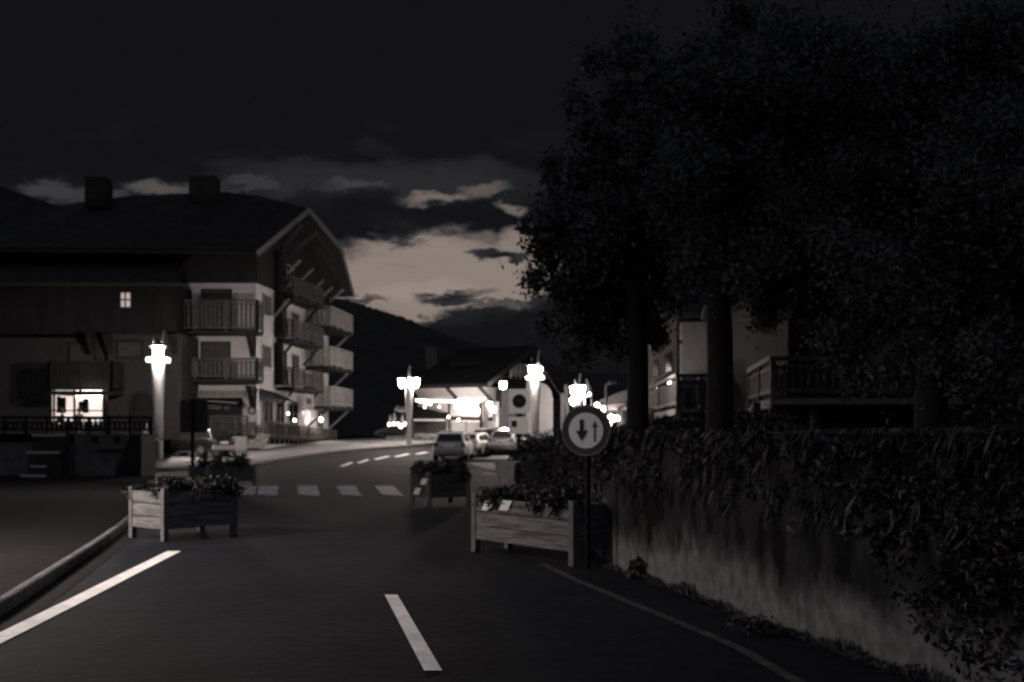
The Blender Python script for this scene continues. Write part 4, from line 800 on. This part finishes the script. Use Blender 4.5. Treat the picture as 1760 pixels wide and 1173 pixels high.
# retained bank: plateau behind the wall
ZB = 1.42
bank = []; 
def bz(y): return float(np.interp(y, [-10, 15, 19.5, 26, 34, 46, 60], [ZB, ZB, .95, .95, 1.0, .9, gz(60)]))
Yb = np.arange(-8, 46.01, 1.0); wx = np.interp(Yb, [b for _, b in WR], [a for a, _ in WR]); V = []; offs = [.12, .9, 2, 4, 8, 14, 25, 45]
for y, x in zip(Yb, wx):
    for k_, o_ in enumerate(offs):
        rise = min(1, o_/4) if y > 19 else 1
        V.append((x+o_, y, max(gz(y), bz(y)*(rise if y > 19 else 1)) + .05*math.sin(x*3+y*1.7+o_)*(k_ > 0)+(.03*o_ if o_ < 20 else .7)))
n = len(offs); Q = [(j*n+i, j*n+i+1, (j+1)*n+i+1, (j+1)*n+i) for j in range(len(Yb)-1) for i in range(n-1)]
nv = len(V); V += [(x+.12, y, -.1) for x, y in zip(wx, Yb)]; Q += [(nv+j, j*n, (j+1)*n, nv+j+1) for j in range(len(Yb)-1)]
V2 = len(V); V += [V[(len(Yb)-1)*n+i][:2]+(gz(46)-.1,) for i in range(n)]; Q += [((len(Yb)-1)*n+i, (len(Yb)-1)*n+i+1, V2+i+1, V2+i) for i in range(n-1)]
tag(npmesh('embankment', V, Q, 'ground'), kind='structure')
rw = root('retaining_wall', 'long ivy-covered retaining wall with a bare pale foot along the right road edge', 'wall', (2, 9, 0))
Yw = np.arange(-6, 19.6, .5); wxx = np.interp(Yw, [b for _, b in WR], [a for a, _ in WR]); wt = np.interp(Yw, [-6, 14.5, 19.5], [1.50, 1.50, .80])
m = MB()
for i in range(len(Yw)-1):
    a, b = Vector((wxx[i], Yw[i], -.1)), Vector((wxx[i+1], Yw[i+1], -.1)); za, zb_ = wt[i], wt[i+1]
    m.add([a, b, (b.x, b.y, zb_), (a.x, a.y, za), (a.x+.3, a.y, za), (b.x+.3, b.y, zb_)], [(0, 3, 2, 1), (3, 4, 5, 2)])
m.add([(wxx[-1], 19.5, -.1), (wxx[-1], 19.5, .8), (wxx[-1]+.3, 19.5, .8), (wxx[-1]+.3, 19.5, -.1)], [(0, 1, 2, 3)])
m.build('masonry', 'mossy_concrete', rw)
rg = np.random.default_rng(3); n = 62000
n = 38000; yv = rg.uniform(2.0, 19.6, n); x_ = np.interp(yv, [b for _, b in WR], [a for a, _ in WR]); top_ = np.interp(yv, [-6, 14.5, 19.5], [1.5, 1.5, .85])
hem = .36+.13*np.sin(yv*5.1)+.09*np.sin(yv*13+1)+.06*np.sin(yv*31)
hem = np.clip(hem, .08, .8); hem = np.where(yv > 12.5, hem*.4, hem)
nearf = np.maximum(np.clip((yv-10.5)/5, 0, 1), np.clip((6.9-yv)/1.6, 0, 1))          # thick far off, thin tufts midway; near ivy added to darken the lit foot
hem = np.maximum(hem, (1-nearf)*(1.05+.25*np.sin(yv*2.3)+.12*np.sin(yv*9)))
hem = np.where(yv < 7.5, hem*np.clip((yv-4.6)/2.6, .02, 1), hem)  # dense near leaves reach lower in place of fading lamplight
zv = hem+(top_+.03-hem)*rg.beta(1.3, 1.0, n); th = .03+.13*(zv/1.5)*(.5+.5*np.sin(yv*3.1+zv*4.2))*(.6+.4*np.sin(yv*8.3-zv*7))
C = np.stack([x_-rg.uniform(.0, 1, n)*th-.02, yv, zv], 1); keep = (rg.uniform(size=n) < .10+.9*nearf) & ((np.sin(yv*6.7+zv*3)+np.sin(yv*2.9-zv*9)+np.sin(zv*14+yv*17)*.6) > -1.35)
V, Q = leaves(C[keep], .032, rng=rg); npmesh('ivy', V, Q, 'ivy', rw, off=rw.location)
def blades(base, tip, w):
    n = len(base); d = rg.normal(size=(n, 3)); d[:, 2] = 0; d /= np.linalg.norm(d, axis=1)[:, None]; mid = base*.45+tip*.55+rg.normal(0, .012, (n, 3))
    V = np.stack([base-d*w, base+d*w, mid+d*w*.7, tip], 1).reshape(-1, 3); return V, np.arange(4*n).reshape(-1, 4)
wx_ = lambda y: np.interp(y, [b for _, b in WR], [a for a, _ in WR])
n = 3500; y_ = 2.5+9.0*rg.uniform(size=n); hgt = (.04+.10*(.5+.5*np.sin(y_*2.1+1))*(.6+.4*np.sin(y_*7.7)))*rg.uniform(.3, 1.15, n)
b_ = np.stack([wx_(y_)-rg.uniform(.0, .07, n), y_, np.zeros(n)], 1); t_ = b_+np.stack([rg.normal(0, .03, n), rg.normal(0, .04, n), hgt], 1)
V, Q = blades(b_, t_, .0022); tag(npmesh('dry_grass', V, Q, 'straw'), kind='stuff')
n = 4500; y_ = 2.5+13.0*rg.uniform(size=n); top0 = rg.uniform(.9, 1.52, n); top0 = np.where(rg.uniform(size=n) < .6, rg.uniform(1.42, 1.56, n), top0); top0 *= np.interp(y_, [14.5, 19.5], [1, .55])
clump = np.sin(y_*4.3+top0*2)+np.sin(y_*9.1-top0*5)+np.sin(top0*11+y_*2.2) > -.5; y_, top0 = y_[clump], top0[clump]; n = len(y_)
b_ = np.stack([wx_(y_)-rg.uniform(.0, .05, n), y_, top0], 1); t_ = b_+np.stack([-rg.uniform(.01, .09, n), rg.normal(0, .05, n), -rg.uniform(.05, .22, n)], 1)
V, Q = blades(b_, t_, .003); npmesh('hanging_grass', V, Q, 'ivy', rw, off=rw.location)
MB().hexa([(.12-.30, 19.9, -.05), (.05, 19.4, -.05), (.15, 20.1, -.05), (-.1, 20.4, -.05), (-.36, 20.0, .94), (.13, 19.5, .94), (.2, 20.2, .94), (-.26, 20.5, .94)]).build('end_pier', 'stone', rw)
m = root('cable', 'short pale hose lying along the ivy face near the right edge', 'cable', P(1480, 962, 6.9)); MB().tube([P(1432, 951, 6.9), P(1450, 956, 6.88), P(1480, 964, 6.8), P(1510, 969, 6.75), P(1540, 976, 6.6)], .006, 6).build('glint', 'rail_wood', m)  # pale tube drawn as a thin glint along the wall
def shrub(label, c, size, n, seed, m_='leaf_mid', ls=.05, cat='bush', name='bush', group=None):
    rg = np.random.default_rng(seed); t = root(name, label, cat, c, 0, group)
    k = 7; cc = rg.normal(0, .28, (k, 3))*np.array(size)+np.array([0, 0, size[2]*.5]); i = rg.integers(0, k, n)
    C = cc[i]+rg.normal(0, .20, (n, 3))*np.array(size); C[:, 2] = np.abs(C[:, 2])
    V, Q = leaves(C, ls, rng=rg); npmesh('foliage', V, Q, m_, t)
    st = MB()
    for q in cc[:5]: st.tube([(0, 0, -.05), tuple(q*.5), tuple(q)], [.03, .018, .006], 5)
    st.build('stems', 'bark', t, world=False); return t
shrub('low dark weed at the wall foot, nearer the planter', (G(1103, 995).x, G(1103, 995).y, 0), (.16, .16, .17), 160, 1, 'leaf_dark', .085, 'weed', 'weed')
shrub('larger dark weed pair at the wall foot towards the lower right', (G(1305, 1092).x, G(1305, 1092).y, 0), (.22, .16, .15), 220, 2, 'leaf_dark', .025, 'weed', 'weed')
for i, (px, py, d, s, lb) in enumerate([(905, 790, 27, (1.0, .9, .7), 'low leafy bush right behind the dark sign post'), (935, 778, 30, (1.3, 1.0, .8), 'lit bush between the lamp behind the panel and round sign'),
        (955, 772, 36, (1.8, 1.2, 1.1), 'rounded lit bush touching the left rim of the round sign'), (1030, 760, 24, (1.8, 1.1, .8), 'dark bush behind the right rim of the round sign'),
        (1125, 752, 22, (2.0, 1.2, .7), 'dark bush below the first balcony, on the bank'), (1250, 748, 18, (2.2, 1.2, .6), 'dark bush below the second balcony'), (925, 800, 21.5, (.8, .9, .45), 'small bush over the end of the retaining wall')]):
    shrub(lb, (P(px, 0, d).x, d, max(EYE+(745-py-16)/F*d, gz(d))), tuple(q*.72 for q in s), 2200, 20+i, 'leaf_mid', .06)
def house_balcony(par, near, far, zf, zr, right, n=10):
    a, b = near, far; o = MB(); o.slab([(right, a[1], zf), (a[0], a[1], zf), (b[0], b[1], zf), (right, b[1], zf)][::-1], .12); s = o.build('balcony', 'wood', par)
    r = MB(); balustrade(r, (a[0], a[1], 0), (b[0], b[1], 0), zf+.04, zr, n, post=2); balustrade(r, (a[0], a[1], 0), (right, a[1], 0), zf+.04, zr, int((right-a[0])/.16), w=.06, post=3); r.build('railing', 'shaded_rail', s)
    m = MB(); m.beam((a[0]-.03, a[1], zf-.10), (b[0]-.03, b[1], zf-.10), .06, .18); m.build('edge_board', 'pale_rail', s); m = MB(); m.beam((a[0]-.04, a[1], zr+.02), (b[0]-.04, b[1], zr+.02), .05, .10); m.build('handrail', 'pale_rail', s)  # pale edge and handrail colour stands for lamplight on them
c1 = root('hillside_chalet', 'chalet behind the trees with pale lit wall corner and balcony, right of the kiosk', 'building', (8, 35, 1.4))
MB().box((8.9, 35.5, 3.2), (7.2, 7.0, 4.2)).build('wall', 'roof', c1)
MB().slab([P(1168, 655, 31.5), P(1211, 655, 31.5), P(1211, 556, 31.5), P(1168, 556, 31.5)], -.4).build('corner_wall', 'cream_plaster', c1)
house_balcony(c1, (4.66, 28), (5.1, 38), 2.2, 3.12, 6.6, 22)
MB().slab([(4.6, 30.5, 5.2), (14, 30.5, 5.2), (14, 36, 8), (4.6, 36, 8)], .2).build('roof', 'roof', c1); MB().slab([(4.6, 36, 8), (14, 36, 8), (14, 40.5, 5.2), (4.6, 40.5, 5.2)], .2).build('roof', 'roof', c1)
for y0, z0 in ((33, 3.4), (36, 3.5)): MB().slab([(5.27, y0, 2.3), (5.27, y0+1.2, 2.3), (5.27, y0+1.2, 4.2), (5.27, y0, 4.2)][::-1], .04).build('window', 'window_glass', c1)
MB().slab([P(1114, 664, 36), P(1150, 640, 33), P(1156, 634, 33), P(1120, 655, 36)], .12).build('porch_roof', 'cream_plaster', c1)
gl = root('added_lamp', 'small round fill lamp added on a post at the left end of the first balcony', 'lamp', Vector((P(1107, 0, 29).x, 29, .9)))
o_ = P(1107, 653, 29); MB().ring([(.02, -.09), (.08, -.04), (.08, .04), (.02, .09)], o_, 10).build('globe', 'strong_bulb', gl, True)  # lamp and post added here to light the chalet's corner wall
MB().tube([Vector((o_.x, 29, .8)), o_-Vector((0, 0, .09))], .025, 8).build('post', 'black_metal', gl, True)
for px in (1120, 1160): MB().beam(P(px, 745, 29.5), P(px, 702, 29.5), .14, .14).build('post', 'dark_wood', c1)
c2 = root('hillside_chalet', 'nearest right chalet in the dark behind the tree trunks, with a railed balcony', 'building', (9, 24, 1.4))
MB().box((10.4, 25, 3.0), (8.6, 6.0, 4.0)).build('wall', 'roof', c2)
house_balcony(c2, (5.24, 20), (5.78, 24.2), 2.2, 3.0, 9.6, 12)
MB().slab([(5.5, 20.6, 4.9), (15.5, 20.6, 4.9), (15.5, 25, 7.2), (5.5, 25, 7.2)], .2).build('roof', 'roof', c2); MB().slab([(5.5, 25, 7.2), (15.5, 25, 7.2), (15.5, 29, 4.9), (5.5, 29, 4.9)], .2).build('roof', 'roof', c2)
for a, b in ((1290, 708), (1140, 715), (1308, 698)): pass
for px in (1300, 1328, 1400): MB().beam(P(px, 745, 20.2), P(px, 692, 20.2), .14, .14).build('post', 'dark_wood', c2)
win(c2, 6.8, 7.8, 3.2, 4.4, 22, 'shutter'); win(c2, 9.2, 10.2, 3.2, 4.4, 22, 'shutter')

# ---------------------------------------------------------------- trees
def tree(label, base, h, clumps, n, seed, m_='leaf_dark', tr=.17, ls=.062):
    rg = np.random.default_rng(seed); t = root('deciduous_tree', label, 'tree', base)
    C = []; tot = sum(c[3]**2 for c in clumps); tk = MB()
    b = Vector(base); top = Vector((0, 0, h*.42)); tk.tube([(0, 0, -.4), (.03, .05, h*.16), (-.03, .02, h*.30), tuple(top)], [tr*1.25, tr, tr*.85, tr*.7], 12)
    for (x, y, z, r) in clumps:
        loc = np.array([x-b.x, y-b.y, z-b.z]); k = int(2*n*r*r/tot); nsub = max(6, int(r*9)); 
        sc = rg.normal(size=(nsub, 3)); sc /= np.linalg.norm(sc, axis=1)[:, None]; sc *= (rg.uniform(.25, 1.0, (nsub, 1))**.5)*r
        sc[:, 2] *= .75; i = rg.integers(0, nsub, k); C.append(loc+sc[i]+rg.normal(0, .15*r**.5, (k, 3))*rg.choice([.7, 1.0, 1.55], (k, 1), p=[.4, .4, .2]))
        mid = top.lerp(Vector(loc), .5)+Vector(rg.normal(0, .2, 3)); tk.tube([tuple(top*.85), tuple(mid), tuple(loc)], [tr*.45, tr*.28, .02], 7)
        for q in sc[:5]: tk.tube([tuple(mid), tuple(loc*.6+np.array(mid)*.4+q*.3), tuple(loc+q*.9)], [tr*.16, .03, .008], 5)
    tk.build('trunk', 'bark', t, True, world=False)
    V, Q = leaves(np.concatenate(C), ls, rng=rg); npmesh('crown', V, Q, m_, t)
def cl_(px, py, d, r): p = P(px, py, d); return (p.x, p.y, p.z, r)
tree('big leafy tree whose left edge cuts the bright sky, trunk right of the kiosk', (P(1095, 0, 17).x, 17, 1.4), 9,
     [cl_(945, 470, 17, .55), cl_(925, 405, 17, .38), cl_(965, 330, 17.3, .6), cl_(985, 520, 17, .6), cl_(985, 255, 17, .55), cl_(1010, 400, 17, 1.1), cl_(1040, 560, 17.4, .7), cl_(1060, 280, 17.5, 1.1), cl_(1090, 460, 18, 1.3), cl_(1150, 350, 17, 1.3), cl_(1120, 220, 17.6, 1.0), cl_(960, 560, 18, .35), cl_(1180, 480, 17, .9), cl_(1000, 610, 19, .35), cl_(1080, 140, 17.6, .9), cl_(1010, 190, 17.5, .5), cl_(1230, 240, 18, 1.3), cl_(1250, 420, 18.5, 1.2), cl_(1110, 580, 19, .5)], 26000, 11)
tree('broad dark tree with its trunk between the two balconies', (P(1236, 0, 14).x, 14, 1.4), 9,
     [cl_(1230, 300, 14, 1.2), cl_(1330, 400, 14, 1.1), cl_(1300, 220, 14.5, 1.2), cl_(1400, 300, 15, 1.3), cl_(1220, 470, 14, .7), cl_(1380, 500, 15, .8), cl_(1440, 180, 15, 1.2), cl_(1180, 160, 15, 1.1), cl_(1320, 540, 15, .35), cl_(1290, 110, 15, 1.1), cl_(1480, 300, 15, 1.2), cl_(1500, 460, 15.5, 1.1), cl_(1400, 90, 15, .8)], 46000, 12, ls=.05)
tree('dark tree filling the right edge of the view above the wall', (P(1600, 0, 12).x, 12, 1.4), 8,
     [cl_(1560, 350, 12, 1.3), cl_(1680, 450, 12, 1.2), cl_(1620, 220, 12.5, 1.4), cl_(1740, 300, 12, 1.2), cl_(1530, 560, 13, .9), cl_(1700, 620, 12, .9), cl_(1480, 440, 13, .8), cl_(1560, 120, 12.5, 1.0), cl_(1700, 130, 12.5, 1.1), cl_(1600, 480, 12.5, 1.0), cl_(1760, 520, 12, 1.0)], 60000, 13, ls=.042)
